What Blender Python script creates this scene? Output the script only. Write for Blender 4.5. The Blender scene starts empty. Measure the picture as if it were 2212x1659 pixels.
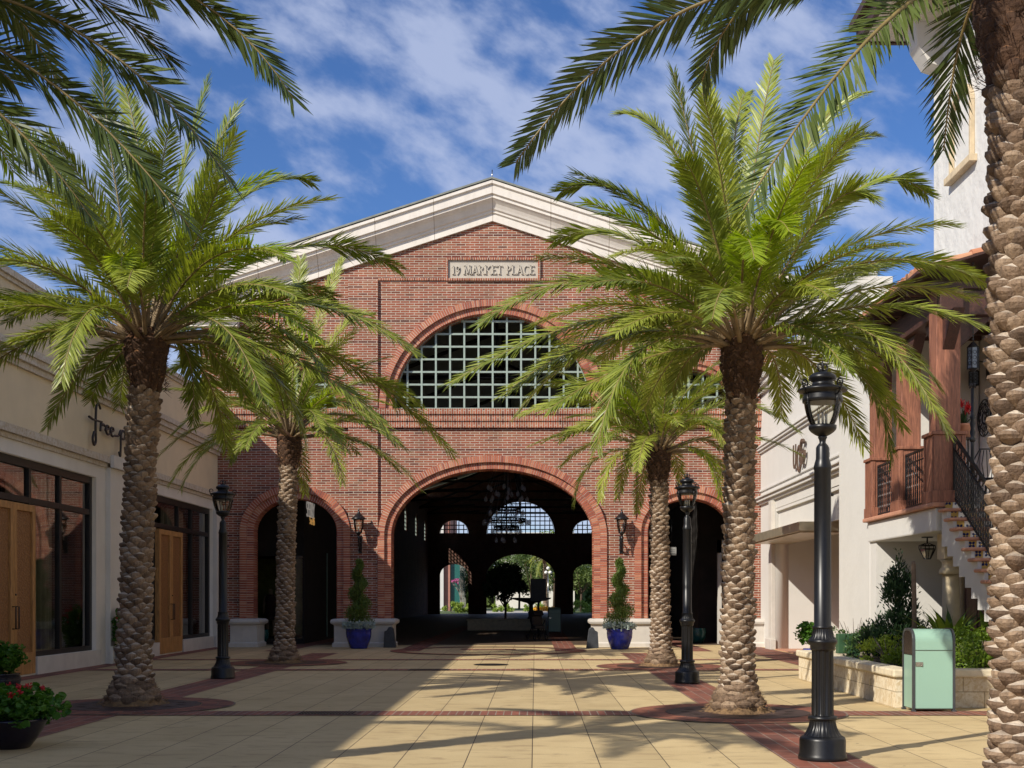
import bpy, bmesh, math, random
from math import sin, cos, pi, sqrt, atan2, radians
from mathutils import Vector, Matrix, noise
scene = bpy.context.scene
COL = scene.collection
F = 2700.0; PXC = 1156.0; PYC = 1291.0; H = 1.6
def PX(px, Y): return (px - PXC) * Y / F
def PZ(py, Y): return H + (PYC - py) * Y / F
def YG(py): return F * H / (py - PYC)
# ---------------------------------------------------------------- camera
cam = bpy.data.cameras.new('camera'); camo = bpy.data.objects.new('camera', cam); COL.objects.link(camo)
camo.location = (0, 0, H); camo.rotation_euler = (radians(90), 0, 0)
cam.sensor_width = 36; cam.lens = F / 2212 * 36; cam.shift_x = -50 / 2212; cam.shift_y = 461.5 / 2212
cam.clip_start = 0.1; cam.clip_end = 3000
scene.camera = camo
scene.view_settings.view_transform = 'Standard'; scene.view_settings.look = 'None'
scene.view_settings.exposure = 0.30; scene.view_settings.gamma = 1
scene.render.engine = 'CYCLES'
scene.cycles.max_bounces = 8; scene.cycles.transparent_max_bounces = 16
# ---------------------------------------------------------------- sun + sky
SUN = Vector((-1.0, -0.96, 0.98)).normalized()      # direction towards the sun
sd = bpy.data.lights.new('sun', 'SUN'); sd.energy = 4.6; sd.angle = radians(0.55); sd.color = (1.0, 0.93, 0.82)
so = bpy.data.objects.new('sun', sd); COL.objects.link(so)
so.rotation_euler = SUN.to_track_quat('Z', 'Y').to_euler(); so.location = SUN * 60
W = bpy.data.worlds.new('World'); scene.world = W; W.use_nodes = True
nt = W.node_tree; N = nt.nodes; L = nt.links; N.clear()
out = N.new('ShaderNodeOutputWorld'); bg = N.new('ShaderNodeBackground'); bg.inputs[1].default_value = 0.072
L.new(bg.outputs[0], out.inputs[0])
sky = N.new('ShaderNodeTexSky'); sky.sky_type = 'NISHITA'; sky.sun_disc = False
sky.sun_elevation = math.asin(SUN.z); sky.sun_rotation = atan2(SUN.x, SUN.y)
sky.air_density = 1.0; sky.dust_density = 0.3; sky.ozone_density = 3.0; sky.altitude = 0
tc = N.new('ShaderNodeTexCoord')
hsv = N.new('ShaderNodeHueSaturation'); hsv.inputs['Saturation'].default_value = 1.15; hsv.inputs['Value'].default_value = 1.0
L.new(sky.outputs[0], hsv.inputs['Color'])
tint = N.new('ShaderNodeMix'); tint.data_type = 'RGBA'; tint.blend_type = 'MULTIPLY'; tint.inputs[0].default_value = 1.0; tint.inputs[7].default_value = (0.98, 1.08, 1.40, 1); L.new(hsv.outputs[0], tint.inputs[6])
mp = N.new('ShaderNodeMapping'); mp.vector_type = 'TEXTURE'
mp.inputs['Rotation'].default_value = (0, radians(27), 0); mp.inputs['Scale'].default_value = (1.45, 1.0, 0.75)
L.new(tc.outputs['Generated'], mp.inputs[0])
n1 = N.new('ShaderNodeTexNoise'); n1.inputs['Scale'].default_value = 6.5; n1.inputs['Detail'].default_value = 6; n1.inputs['Roughness'].default_value = 0.5; n1.inputs['Distortion'].default_value = 0.25
L.new(mp.outputs[0], n1.inputs[0])
n2 = N.new('ShaderNodeTexNoise'); n2.inputs['Scale'].default_value = 25; n2.inputs['Detail'].default_value = 6; n2.inputs['Roughness'].default_value = 0.55
L.new(mp.outputs[0], n2.inputs[0])
mixn = N.new('ShaderNodeMix'); mixn.data_type = 'FLOAT'; mixn.inputs[0].default_value = 0.46
L.new(n1.outputs[0], mixn.inputs[2]); L.new(n2.outputs[0], mixn.inputs[3])
cr = N.new('ShaderNodeValToRGB'); cr.color_ramp.elements[0].position = 0.415; cr.color_ramp.elements[1].position = 0.60
cr.color_ramp.elements[0].color = (0, 0, 0, 1); cr.color_ramp.elements[1].color = (0.70, 0.70, 0.70, 1)
cr.color_ramp.interpolation = 'EASE'
L.new(mixn.outputs[0], cr.inputs[0])
mc = N.new('ShaderNodeMix'); mc.data_type = 'RGBA'
L.new(cr.outputs[0], mc.inputs[0]); L.new(tint.outputs[2], mc.inputs[6]); mc.inputs[7].default_value = (6.2, 7.0, 9.4, 1)
L.new(mc.outputs[2], bg.inputs[0])
# ---------------------------------------------------------------- helpers
def setp(b, **k):
    for a, v in k.items():
        a = a.replace('_', ' ')
        if a in b.inputs: b.inputs[a].default_value = v
class NT:
    def __init__(s, name):
        s.m = bpy.data.materials.new(name); s.m.use_nodes = True
        s.t = s.m.node_tree; s.t.nodes.clear()
        s.out = s.t.nodes.new('ShaderNodeOutputMaterial'); s.b = s.t.nodes.new('ShaderNodeBsdfPrincipled')
        s.t.links.new(s.b.outputs[0], s.out.inputs[0])
    def n(s, ty, **k):
        x = s.t.nodes.new(ty)
        for a, v in k.items(): setattr(x, a, v)
        return x
    def l(s, a, b): s.t.links.new(a, b)
    def pos(s): return s.n('ShaderNodeNewGeometry').outputs['Position']
    def noise(s, vec, scale, detail=4, rough=0.55, dist=0.0):
        x = s.n('ShaderNodeTexNoise'); x.inputs['Scale'].default_value = scale; x.inputs['Detail'].default_value = detail
        x.inputs['Roughness'].default_value = rough; x.inputs['Distortion'].default_value = dist
        s.l(vec, x.inputs['Vector']); return x.outputs['Fac']
    def ramp(s, fac, stops):
        x = s.n('ShaderNodeValToRGB'); e = x.color_ramp.elements
        while len(e) < len(stops): e.new(0.5)
        for i, (p, c) in enumerate(stops):
            e[i].position = p; e[i].color = (c[0], c[1], c[2], 1) if hasattr(c, '__len__') else (c, c, c, 1)
        s.l(fac, x.inputs[0]); return x.outputs[0]
    def mix(s, fac, a, b, mode='MIX'):
        x = s.n('ShaderNodeMix', data_type='RGBA', blend_type=mode)
        for i, v in ((0, fac), (6, a), (7, b)):
            if hasattr(v, 'links'): s.l(v, x.inputs[i])
            elif i == 0: x.inputs[0].default_value = v
            else: x.inputs[i].default_value = (v[0], v[1], v[2], 1)
        return x.outputs[2]
    def math(s, op, a, b=None, c=None):
        x = s.n('ShaderNodeMath', operation=op)
        for i, v in enumerate((a, b, c)):
            if v is None: continue
            if hasattr(v, 'links'): s.l(v, x.inputs[i])
            else: x.inputs[i].default_value = v
        return x.outputs[0]
    def bump(s, h, strength=0.3, dist=0.02):
        x = s.n('ShaderNodeBump'); x.inputs['Strength'].default_value = strength; x.inputs['Distance'].default_value = dist
        s.l(h, x.inputs['Height']); s.l(x.outputs[0], s.b.inputs['Normal'])
    def mapv(s, vec, scale=(1, 1, 1), rot=(0, 0, 0), loc=(0, 0, 0)):
        x = s.n('ShaderNodeMapping'); x.inputs['Scale'].default_value = scale; x.inputs['Rotation'].default_value = rot; x.inputs['Location'].default_value = loc
        s.l(vec, x.inputs[0]); return x.outputs[0]
    def swz(s, vec, order):
        a = s.n('ShaderNodeSeparateXYZ'); b = s.n('ShaderNodeCombineXYZ'); s.l(vec, a.inputs[0])
        for i, ch in enumerate(order):
            if ch in 'XYZ': s.l(a.outputs['XYZ'.index(ch)], b.inputs[i])
        return b.outputs[0]
def hx(r, g, b):   # sRGB 0..255 -> linear
    return tuple(((c / 255) / 12.92 if c / 255 < 0.04045 else ((c / 255 + 0.055) / 1.055) ** 2.4) for c in (r, g, b))
def mat_simple(name, col, rough=0.6, metal=0.0, var=0.15, scale=6, bump=0.0, bscale=None, spec=0.5, col2=None, dirt=0.0):
    s = NT(name); p = s.pos()
    f = s.noise(p, scale, 5)
    c2 = col2 or tuple(c * (1 - var * 2) for c in col)
    c = s.mix(s.ramp(f, [(0.3, 0.0), (0.7, 1.0)]), col, c2)
    if dirt:
        f2 = s.noise(s.mapv(p, (1, 1, 0.25)), 2.2, 6, 0.65)
        c = s.mix(s.math('MULTIPLY', s.ramp(f2, [(0.5, 0.0), (0.8, 1.0)]), dirt), c, tuple(x * 0.35 for x in col))
    s.l(c, s.b.inputs['Base Color']); setp(s.b, Roughness=rough, Metallic=metal); s.b.inputs['Specular IOR Level'].default_value = spec
    if bump: s.bump(s.noise(p, bscale or scale * 5, 5), bump, 0.02)
    return s.m
def brick_mat(name, order='XZ', c1=(0.355, 0.108, 0.060), c2=(0.22, 0.062, 0.040), mortar=(0.56, 0.49, 0.40), bw=0.305, rh=0.0782, ms=0.0085, bands=True, vertical=False):
    s = NT(name); p = s.pos(); v = s.swz(p, order + '0')
    if vertical: v = s.mapv(v, (1, 1, 1), (0, 0, radians(90)))
    br = s.n('ShaderNodeTexBrick'); s.l(v, br.inputs['Vector'])
    br.inputs['Scale'].default_value = 1; br.inputs['Brick Width'].default_value = bw; br.inputs['Row Height'].default_value = rh
    br.inputs['Mortar Size'].default_value = ms; br.inputs['Mortar Smooth'].default_value = 0.15; br.inputs['Bias'].default_value = -0.1
    br.inputs['Color1'].default_value = (*c1, 1); br.inputs['Color2'].default_value = (*c2, 1); br.inputs['Mortar'].default_value = (*mortar, 1)
    # per-brick variation: second brick node with same layout, grey tones
    b2 = s.n('ShaderNodeTexBrick'); s.l(v, b2.inputs['Vector'])
    b2.inputs['Scale'].default_value = 1; b2.inputs['Brick Width'].default_value = bw; b2.inputs['Row Height'].default_value = rh
    b2.inputs['Mortar Size'].default_value = 0; b2.offset_frequency = 2
    b2.inputs['Color1'].default_value = (0, 0, 0, 1); b2.inputs['Color2'].default_value = (1, 1, 1, 1); b2.inputs['Bias'].default_value = 0.0
    hue = s.ramp(b2.outputs[0], [(0.0, (0.42, 0.5, 0.6)), (0.15, (0.72, 0.7, 0.7)), (0.45, (1.0, 1.0, 1.0)), (0.8, (1.15, 1.45, 1.35)), (1.0, (1.15, 1.9, 1.8))])
    big = s.ramp(s.noise(s.mapv(p, (1, 1, .45)), 1.3, 6, 0.7), [(0.3, 0.66), (0.7, 1.12)])
    fine = s.ramp(s.noise(p, 45, 3, 0.6), [(0.3, 0.85), (0.7, 1.1)])
    c = s.mix(1.0, br.outputs[0], s.mix(br.outputs[1], hue, (1, 1, 1)), 'MULTIPLY')
    c = s.mix(1.0, c, big, 'MULTIPLY'); c = s.mix(1.0, c, fine, 'MULTIPLY')
    if bands:
        z = s.swz(p, 'Z00'); sep = s.n('ShaderNodeSeparateXYZ'); s.l(p, sep.inputs[0])
        m = s.math('FLOORED_MODULO', s.math('SUBTRACT', sep.outputs[2], 0.0782), 0.7038)
        m = s.math('LESS_THAN', m, 0.0782); m = s.math('MULTIPLY', m, s.math('SUBTRACT', 1.0, br.outputs[1]))
        c = s.mix(m, c, s.mix(1.0, c, (0.55, 0.52, 0.66), 'MULTIPLY'))
    s.l(c, s.b.inputs['Base Color']); setp(s.b, Roughness=0.85); s.b.inputs['Specular IOR Level'].default_value = 0.25
    h = s.math('SUBTRACT', s.math('MULTIPLY', s.noise(p, 60, 3), 0.35), br.outputs[1]); s.bump(h, 0.7, 0.012)
    return s.m
M = {}
M['brick'] = brick_mat('red_brick')
M['brick_yz'] = brick_mat('red_brick_side', 'YZ')
M['brick_v'] = brick_mat('soldier_brick', 'XZ', vertical=True, bw=0.230, rh=0.0782, bands=False, c1=(0.40, 0.125, 0.07), c2=(0.32, 0.085, 0.05))
def mat_vous():
    s = NT('arch_brick'); p = s.pos()
    f = s.noise(p, 11, 2, 0.7); r = s.n('ShaderNodeNewGeometry').outputs['Random Per Island']
    c = s.ramp(r, [(0, (0.25, 0.07, 0.045)), (0.35, (0.36, 0.105, 0.06)), (0.7, (0.42, 0.14, 0.075)), (1, (0.48, 0.22, 0.13))])
    c = s.mix(1.0, c, s.ramp(s.noise(p, 40, 3), [(0.3, 0.8), (0.7, 1.1)]), 'MULTIPLY')
    s.l(c, s.b.inputs['Base Color']); setp(s.b, Roughness=0.85); s.bump(s.noise(p, 70, 3), 0.3, 0.01); return s.m
M['vous'] = mat_vous()
M['mortar'] = mat_simple('mortar', (0.64, 0.57, 0.47), 0.9, bump=0.3)
M['stone'] = mat_simple('cast_stone', (0.58, 0.54, 0.48), 0.8, var=0.07, scale=3, bump=0.15, bscale=40, dirt=0.12)
M['stone_shade'] = M['stone']
def mat_cornice():
    s = NT('cornice_stone'); p = s.pos(); sep = s.n('ShaderNodeSeparateXYZ'); s.l(p, sep.inputs[0])
    m = s.math('FLOORED_MODULO', s.math('ADD', sep.outputs[0], 1.4), 1.9)
    j = s.math('LESS_THAN', m, 0.022)
    c = s.mix(s.ramp(s.noise(p, 2.5, 5), [(0.3, 0.0), (0.7, 1.0)]), (0.74, 0.69, 0.62), (0.66, 0.61, 0.54))
    c = s.mix(.22, c, s.ramp(s.noise(s.mapv(p, (3, 1, .35)), 2.0, 7, .7), [(.35, .72), (.6, 1.05)]), 'MULTIPLY')
    c = s.mix(j, c, (0.38, 0.33, 0.27))
    s.l(c, s.b.inputs['Base Color']); setp(s.b, Roughness=0.8); s.bump(s.noise(p, 35, 4), 0.12, 0.02); return s.m
M['cornice'] = mat_cornice()
M['cream'] = mat_simple('cream_stucco', (0.70, 0.58, 0.38), 0.85, var=0.05, scale=1.5, bump=0.2, bscale=60, dirt=0.08)
M['cream_pale'] = mat_simple('pale_stucco', (0.70, 0.655, 0.57), 0.85, var=0.05, scale=1.5, bump=0.15, bscale=60, dirt=0.08)
def mat_block(name, order, c, w, hgt):
    s = NT(name); p = s.pos(); v = s.swz(p, order + '0'); br = s.n('ShaderNodeTexBrick'); s.l(v, br.inputs['Vector'])
    br.inputs['Scale'].default_value = 1; br.inputs['Brick Width'].default_value = w; br.inputs['Row Height'].default_value = hgt
    br.inputs['Mortar Size'].default_value = 0.007
    br.inputs['Color1'].default_value = (*c, 1); br.inputs['Color2'].default_value = (c[0] * .9, c[1] * .88, c[2] * .84, 1); br.inputs['Mortar'].default_value = (c[0] * .5, c[1] * .47, c[2] * .42, 1)
    f = s.ramp(s.noise(p, 9, 8, 0.7, 1.5), [(0.42, (1, 1, 1)), (0.62, (0.72, 0.6, 0.42))])
    s.l(s.mix(0.8, br.outputs[0], f, 'MULTIPLY'), s.b.inputs['Base Color']); setp(s.b, Roughness=0.8); s.bump(s.noise(p, 50, 6), 0.25, 0.01); return s.m
M['limestone'] = mat_block('limestone_block', 'YZ', (0.74, 0.66, 0.5), 0.62, 0.235)
M['limestone_x'] = mat_block('limestone_block_front', 'XZ', (0.74, 0.66, 0.5), 0.62, 0.235)
M['limecap'] = mat_simple('limestone_cap', (0.76, 0.66, 0.47), 0.75, var=0.12, scale=7, bump=0.2, bscale=50)
M['trim'] = mat_block('trim_stone', 'YZ', (0.60, 0.55, 0.47), 1.05, 3.0)
M['white'] = mat_simple('white_stucco', (0.62, 0.60, 0.555), 0.85, var=0.025, scale=2, bump=0.28, bscale=9)
M['whitef'] = mat_simple('smooth_white_stucco', (0.61, 0.59, 0.545), 0.8, var=0.03, scale=1.5, bump=0.1, bscale=50)
def mat_trowel():
    s = NT('trowelled_stucco'); p = s.pos()
    s.l(s.mix(s.noise(p, 2, 4), (0.62, 0.61, 0.58), (0.57, 0.56, 0.53)), s.b.inputs['Base Color']); setp(s.b, Roughness=0.75)
    v = s.n('ShaderNodeTexVoronoi', feature='SMOOTH_F1'); v.inputs['Scale'].default_value = 3.2; s.l(s.mapv(p, (1, 1, 0.7)), v.inputs['Vector'])
    s.bump(s.math('ADD', v.outputs['Distance'], s.noise(p, 4, 3)), 0.32, 0.10); return s.m
M['trowel'] = mat_trowel()
M['black'] = mat_simple('black_metal', (0.008, 0.008, 0.009), 0.36, 0.0, var=0.2, scale=20, spec=0.4)
M['iron'] = mat_simple('dark_iron', (0.018, 0.019, 0.022), 0.42, 0.3, var=0.2, scale=20)
M['bronze'] = mat_simple('bronze_frame', (0.012, 0.009, 0.007), 0.5, 0.0, var=0.2, scale=10)
M['lattice'] = mat_simple('sage_window_frame', (0.30, 0.37, 0.32), 0.55, var=0.08, scale=8)
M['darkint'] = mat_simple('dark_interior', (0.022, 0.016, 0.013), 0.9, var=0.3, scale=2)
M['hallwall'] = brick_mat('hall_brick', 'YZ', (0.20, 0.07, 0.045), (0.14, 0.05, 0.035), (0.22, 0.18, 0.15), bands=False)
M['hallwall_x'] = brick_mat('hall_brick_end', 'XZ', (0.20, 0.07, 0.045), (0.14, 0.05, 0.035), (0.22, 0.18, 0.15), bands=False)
M['terra'] = mat_simple('terracotta', (0.55, 0.27, 0.17), 0.7, var=0.12, scale=9, bump=0.15)
M['soil'] = mat_simple('soil', (0.045, 0.028, 0.018), 0.95, var=0.3, scale=12, bump=0.8, bscale=25)
M['blue'] = mat_simple('blue_glaze', (0.015, 0.03, 0.34), 0.15, var=0.35, scale=5, spec=0.7)
M['darkpot'] = mat_simple('dark_glaze', (0.010, 0.008, 0.022), 0.25, var=0.3, scale=5)
M['teal'] = mat_simple('teal_glaze', (0.015, 0.10, 0.095), 0.2, var=0.3, scale=5)
M['binmint'] = mat_simple('mint_panel', (0.27, 0.44, 0.345), 0.3, var=0.02, scale=2)
M['bingrey'] = mat_simple('grey_frame', (0.085, 0.09, 0.095), 0.4, 0.5, var=0.1, scale=8)
M['smoke'] = mat_simple('smoked_panel', (0.035, 0.026, 0.022), 0.2, var=0.2, scale=8)
M['steel'] = mat_simple('steel', (0.45, 0.43, 0.38), 0.25, 1.0, var=0.1, scale=8)
M['brass'] = mat_simple('canopy_metal', (0.62, 0.54, 0.38), 0.35, 0.7, var=0.15, scale=3)
M['boxgreen'] = mat_simple('green_box_paint', (0.045, 0.11, 0.05), 0.45, var=0.1, scale=5)
M['red'] = mat_simple('red_petal', (0.62, 0.012, 0.02), 0.6, var=0.2, scale=20)
M['whitep'] = mat_simple('white_candle', (0.8, 0.78, 0.72), 0.5, var=0.03)
M['stake'] = mat_simple('wood_stake', (0.27, 0.185, 0.12), 0.8, var=0.2, scale=12, bump=0.3)
M['letter'] = mat_simple('letter_dark', (0.03, 0.022, 0.018), 0.5, var=0.1)
M['ugg'] = mat_simple('letter_bronze', (0.13, 0.085, 0.06), 0.45, 0.3, var=0.1)
M['slate'] = mat_simple('slate_board', (0.045, 0.05, 0.058), 0.5, var=0.2, scale=10)
def mat_halo(name, c, e):
    s = NT(name); s.b.inputs['Base Color'].default_value = (*c, 1); s.b.inputs['Emission Color'].default_value = (*c, 1); s.b.inputs['Emission Strength'].default_value = e; return s.m
M['halo'] = mat_halo('halo_lit_letter', (.6, .55, .5), .22); M['halo2'] = mat_halo('warm_lit_letter', (.7, .4, .12), .3)
M['signwhite'] = mat_simple('sign_white', (0.55, 0.53, 0.45), 0.6, var=0.05)
M['skin'] = mat_simple('mannequin_skin', (0.24, 0.16, 0.1), 0.6, var=0.05)
M['cloth'] = mat_simple('dark_red_cloth', (0.03, 0.008, 0.010), 0.9, var=0.2)
M['concrete'] = mat_simple('garden_concrete', (0.45, 0.42, 0.37), 0.9, var=0.1, scale=2)
M['pinkwall'] = mat_simple('pink_stucco', (0.42, 0.19, 0.14), 0.9, var=0.1, scale=2)
def mat_wood(name, c, c2, order='ZX', scale=(1.2, 9, 9)):
    s = NT(name); p = s.pos()
    q = s.mapv(p, scale); f = s.noise(q, 1.6, 7, 0.6, 2.0); g = s.noise(s.mapv(p, tuple(x * 4 for x in scale)), 2.0, 4, 0.6, 0.6)
    col = s.ramp(f, [(0.3, c2), (0.52, c), (0.62, tuple(x * 1.35 for x in c)), (0.75, c2)])
    col = s.mix(0.5, col, s.ramp(g, [(0.35, 0.6), (0.65, 1.15)]), 'MULTIPLY')
    s.l(col, s.b.inputs['Base Color']); setp(s.b, Roughness=0.55); s.bump(g, 0.25, 0.01); return s.m
M['cedar'] = mat_wood('cedar_stain', (0.27, 0.11, 0.065), (0.15, 0.055, 0.035), scale=(9, 9, 0.9))
M['darkbeam'] = mat_wood('dark_beam', (0.055, 0.02, 0.014), (0.03, 0.012, 0.009), scale=(9, 1, 9))
M['doorwood'] = mat_wood('oak_door', (0.42, 0.21, 0.065), (0.32, 0.15, 0.042), scale=(8, 8, 0.8))
M['olddoor'] = mat_wood('weathered_door', (0.16, 0.085, 0.06), (0.09, 0.05, 0.04), scale=(9, 9, 0.7))
def mat_panel():
    s = NT('carved_door_panel'); p = s.pos()
    v = s.n('ShaderNodeTexVoronoi'); v.inputs['Scale'].default_value = 26; s.l(p, v.inputs['Vector'])
    s.l(s.ramp(v.outputs['Distance'], [(0.1, (0.36, 0.17, 0.05)), (0.6, (0.22, 0.095, 0.03))]), s.b.inputs['Base Color']); setp(s.b, Roughness=0.5)
    s.bump(v.outputs['Distance'], 0.6, 0.02); return s.m
M['carved'] = mat_panel()
def mat_glass(name, tint=(0.015, 0.018, 0.017), rough=0.03, alpha=1.0):
    s = NT(name); setp(s.b, Roughness=rough); s.b.inputs['Base Color'].default_value = (*tint, 1)
    s.b.inputs['Specular IOR Level'].default_value = 0.9; s.b.inputs['IOR'].default_value = 1.8
    return s.m
def mat_clear(name='clear_glass', refl=0.04):
    s = NT(name); s.t.nodes.remove(s.b)
    tr = s.n('ShaderNodeBsdfTransparent'); tr.inputs[0].default_value = (0.93, 0.93, 0.88, 1)
    gl = s.n('ShaderNodeBsdfGlossy'); gl.inputs['Roughness'].default_value = 0.03
    fr = s.n('ShaderNodeFresnel'); fr.inputs[0].default_value = 1.45
    mx = s.n('ShaderNodeMixShader'); s.l(s.math('ADD', fr.outputs[0], refl - 0.04), mx.inputs[0]); s.l(tr.outputs[0], mx.inputs[1]); s.l(gl.outputs[0], mx.inputs[2])
    s.l(mx.outputs[0], s.out.inputs[0]); return s.m
M['glass'] = mat_glass('shop_glass')
def mat_drop():
    s = NT('chandelier_glass'); tr = s.n('ShaderNodeBsdfTransparent'); mx = s.n('ShaderNodeMixShader'); mx.inputs[0].default_value = 0.4; s.b.inputs['Base Color'].default_value = (.7, .7, .75, 1); setp(s.b, Roughness=.15)
    s.l(tr.outputs[0], mx.inputs[1]); s.l(s.b.outputs[0], mx.inputs[2]); s.l(mx.outputs[0], s.out.inputs[0]); return s.m
M['signdrop'] = mat_drop()
M['clear'] = mat_clear()
M['shopglass'] = mat_clear('window_glass', 0.10)
def mat_leaf(name, c, c2, trans=0.3, rough=0.42, tcol=None, scale=2.2):
    s = NT(name); p = s.pos()
    f = s.noise(p, scale, 3); r = s.n('ShaderNodeNewGeometry').outputs['Random Per Island']
    oi = s.n('ShaderNodeObjectInfo').outputs['Random']
    k = s.math('ADD', s.math('MULTIPLY', f, 0.5), s.math('MULTIPLY', r, 0.25)); k = s.math('ADD', k, s.math('MULTIPLY', oi, 0.3))
    col = s.ramp(k, [(0.25, c), (0.75, c2)])
    s.l(col, s.b.inputs['Base Color']); setp(s.b, Roughness=rough); s.b.inputs['Specular IOR Level'].default_value = 0.35
    tr = s.n('ShaderNodeBsdfTranslucent')
    s.l(s.mix(1.0, col, tcol or (1.5, 1.6, 0.5), 'MULTIPLY'), tr.inputs[0])
    mx = s.n('ShaderNodeMixShader'); mx.inputs[0].default_value = trans
    s.l(s.b.outputs[0], mx.inputs[1]); s.l(tr.outputs[0], mx.inputs[2]); s.l(mx.outputs[0], s.out.inputs[0]); return s.m
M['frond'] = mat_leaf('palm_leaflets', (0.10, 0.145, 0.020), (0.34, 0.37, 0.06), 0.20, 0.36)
M['frond_backlit'] = mat_leaf('backlit_toned_leaflets', (0.035, 0.062, 0.014), (0.10, 0.13, 0.03), 0.09, 0.4)  # backlit darkness of the two near palms, put into the leaf colour
M['frondy'] = mat_leaf('young_palm_leaflets', (0.20, 0.28, 0.015), (0.34, 0.40, 0.03), 0.35, 0.4)
M['rachis'] = mat_simple('palm_rachis', (0.27, 0.20, 0.07), 0.5, var=0.2, scale=6)
M['petiole'] = mat_simple('palm_petiole', (0.30, 0.21, 0.11), 0.6, var=0.25, scale=6)
def mat_boot(name, stops, streak):
    s = NT(name); p = s.pos(); r = s.n('ShaderNodeNewGeometry').outputs['Random Per Island']
    k = s.math('ADD', s.math('MULTIPLY', r, .55), s.math('MULTIPLY', s.noise(p, 11, 6, .7), .5))
    c = s.ramp(k, stops)
    c = s.mix(.7, c, s.ramp(s.noise(s.mapv(p, streak), 9, 6, .7, .8), [(.3, .45), (.6, 1.15)]), 'MULTIPLY')
    s.l(c, s.b.inputs['Base Color']); setp(s.b, Roughness=.88); s.bump(s.math('ADD', s.noise(s.mapv(p, streak), 14, 5, .7), s.noise(p, 60, 4)), .7, .02); return s.m
M['bark'] = mat_boot('palm_boot', [(.15, (.075, .046, .028)), (.45, (.20, .13, .08)), (.8, (.34, .24, .155))], (3, 3, 1.2))
M['cut'] = mat_boot('palm_boot_cut', [(.15, (.22, .165, .115)), (.5, (.47, .38, .285)), (.85, (.64, .55, .44))], (1.5, 1.5, 3))
M['fibre'] = mat_simple('palm_fibre', (0.09, 0.045, 0.022), 0.95, var=0.35, scale=14, bump=0.8, bscale=40, col2=(0.045, 0.022, 0.012))
M['fibre2'] = mat_simple('palm_fibre_orange', (0.26, 0.125, 0.05), 0.95, var=0.35, scale=14, bump=0.8, bscale=40, col2=(0.09, 0.04, 0.02))
M['root'] = mat_simple('palm_root', (0.27, 0.165, 0.075), 0.95, var=0.3, scale=14, bump=1.0, bscale=30, col2=(0.12, 0.07, 0.035))
M['shrub'] = mat_leaf('shrub_leaf', (0.12, 0.21, 0.02), (0.28, 0.36, 0.04), 0.25, 0.45)
M['shrubd'] = mat_leaf('dark_shrub_leaf', (0.035, 0.08, 0.02), (0.09, 0.15, 0.035), 0.2, 0.45)
M['juniper'] = mat_leaf('juniper', (0.045, 0.095, 0.018), (0.12, 0.175, 0.03), 0.15, 0.6)
M['conifer'] = mat_leaf('conifer', (0.014, 0.040, 0.016), (0.035, 0.075, 0.028), 0.1, 0.6)
M['geran'] = mat_leaf('geranium_leaf', (0.04, 0.12, 0.012), (0.09, 0.20, 0.02), 0.25, 0.5)
M['silver'] = mat_leaf('dusty_miller', (0.34, 0.42, 0.38), (0.55, 0.63, 0.58), 0.1, 0.7, (1, 1, 1))
M['ginger'] = mat_leaf('variegated_leaf', (0.05, 0.12, 0.015), (0.26, 0.33, 0.05), 0.25, 0.35, scale=7)
M['gtree'] = mat_leaf('garden_leaf', (0.07, 0.12, 0.03), (0.16, 0.20, 0.06), 0.2, 0.6, scale=0.8)
M['gtree2'] = mat_leaf('garden_leaf_bright', (0.13, 0.22, 0.03), (0.26, 0.33, 0.05), 0.2, 0.6, scale=0.8)
M['pink'] = mat_simple('pink_blossom', (0.55, 0.12, 0.30), 0.7, var=0.2)
M['twig'] = mat_simple('grey_twig', (0.26, 0.21, 0.17), 0.9, var=0.2)
M['trunkd'] = mat_simple('brown_bark', (0.10, 0.065, 0.04), 0.9, var=0.2, bump=0.5)
def mat_tile():
    s = NT('painted_tile'); p = s.pos(); q = s.mapv(p, (1 / 0.15,) * 3)
    sep = s.n('ShaderNodeSeparateXYZ'); s.l(q, sep.inputs[0])
    fx = s.math('SUBTRACT', s.math('FRACT', sep.outputs[0]), 0.5); fz = s.math('SUBTRACT', s.math('FRACT', s.math('ADD', sep.outputs[2], 0.3)), 0.5)
    rr = s.math('SQRT', s.math('ADD', s.math('MULTIPLY', fx, fx), s.math('MULTIPLY', fz, fz)))
    an = s.math('ARCTAN2', fx, fz); pet = s.math('ABSOLUTE', s.math('SINE', s.math('MULTIPLY', an, 2.0)))
    a = s.math('LESS_THAN', rr, s.math('ADD', 0.12, s.math('MULTIPLY', pet, 0.28)))
    par = s.math('LESS_THAN', s.math('FLOORED_MODULO', s.math('FLOOR', sep.outputs[0]), 2.0), 0.5)
    c = s.mix(a, s.mix(par, (0.55, 0.36, 0.10), (0.6, 0.6, 0.58)), (0.015, 0.025, 0.10))
    c = s.mix(s.math('LESS_THAN', rr, 0.09), c, (0.6, 0.42, 0.12))
    s.l(c, s.b.inputs['Base Color']); setp(s.b, Roughness=0.15); return s.m
M['tile'] = mat_tile()

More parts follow.
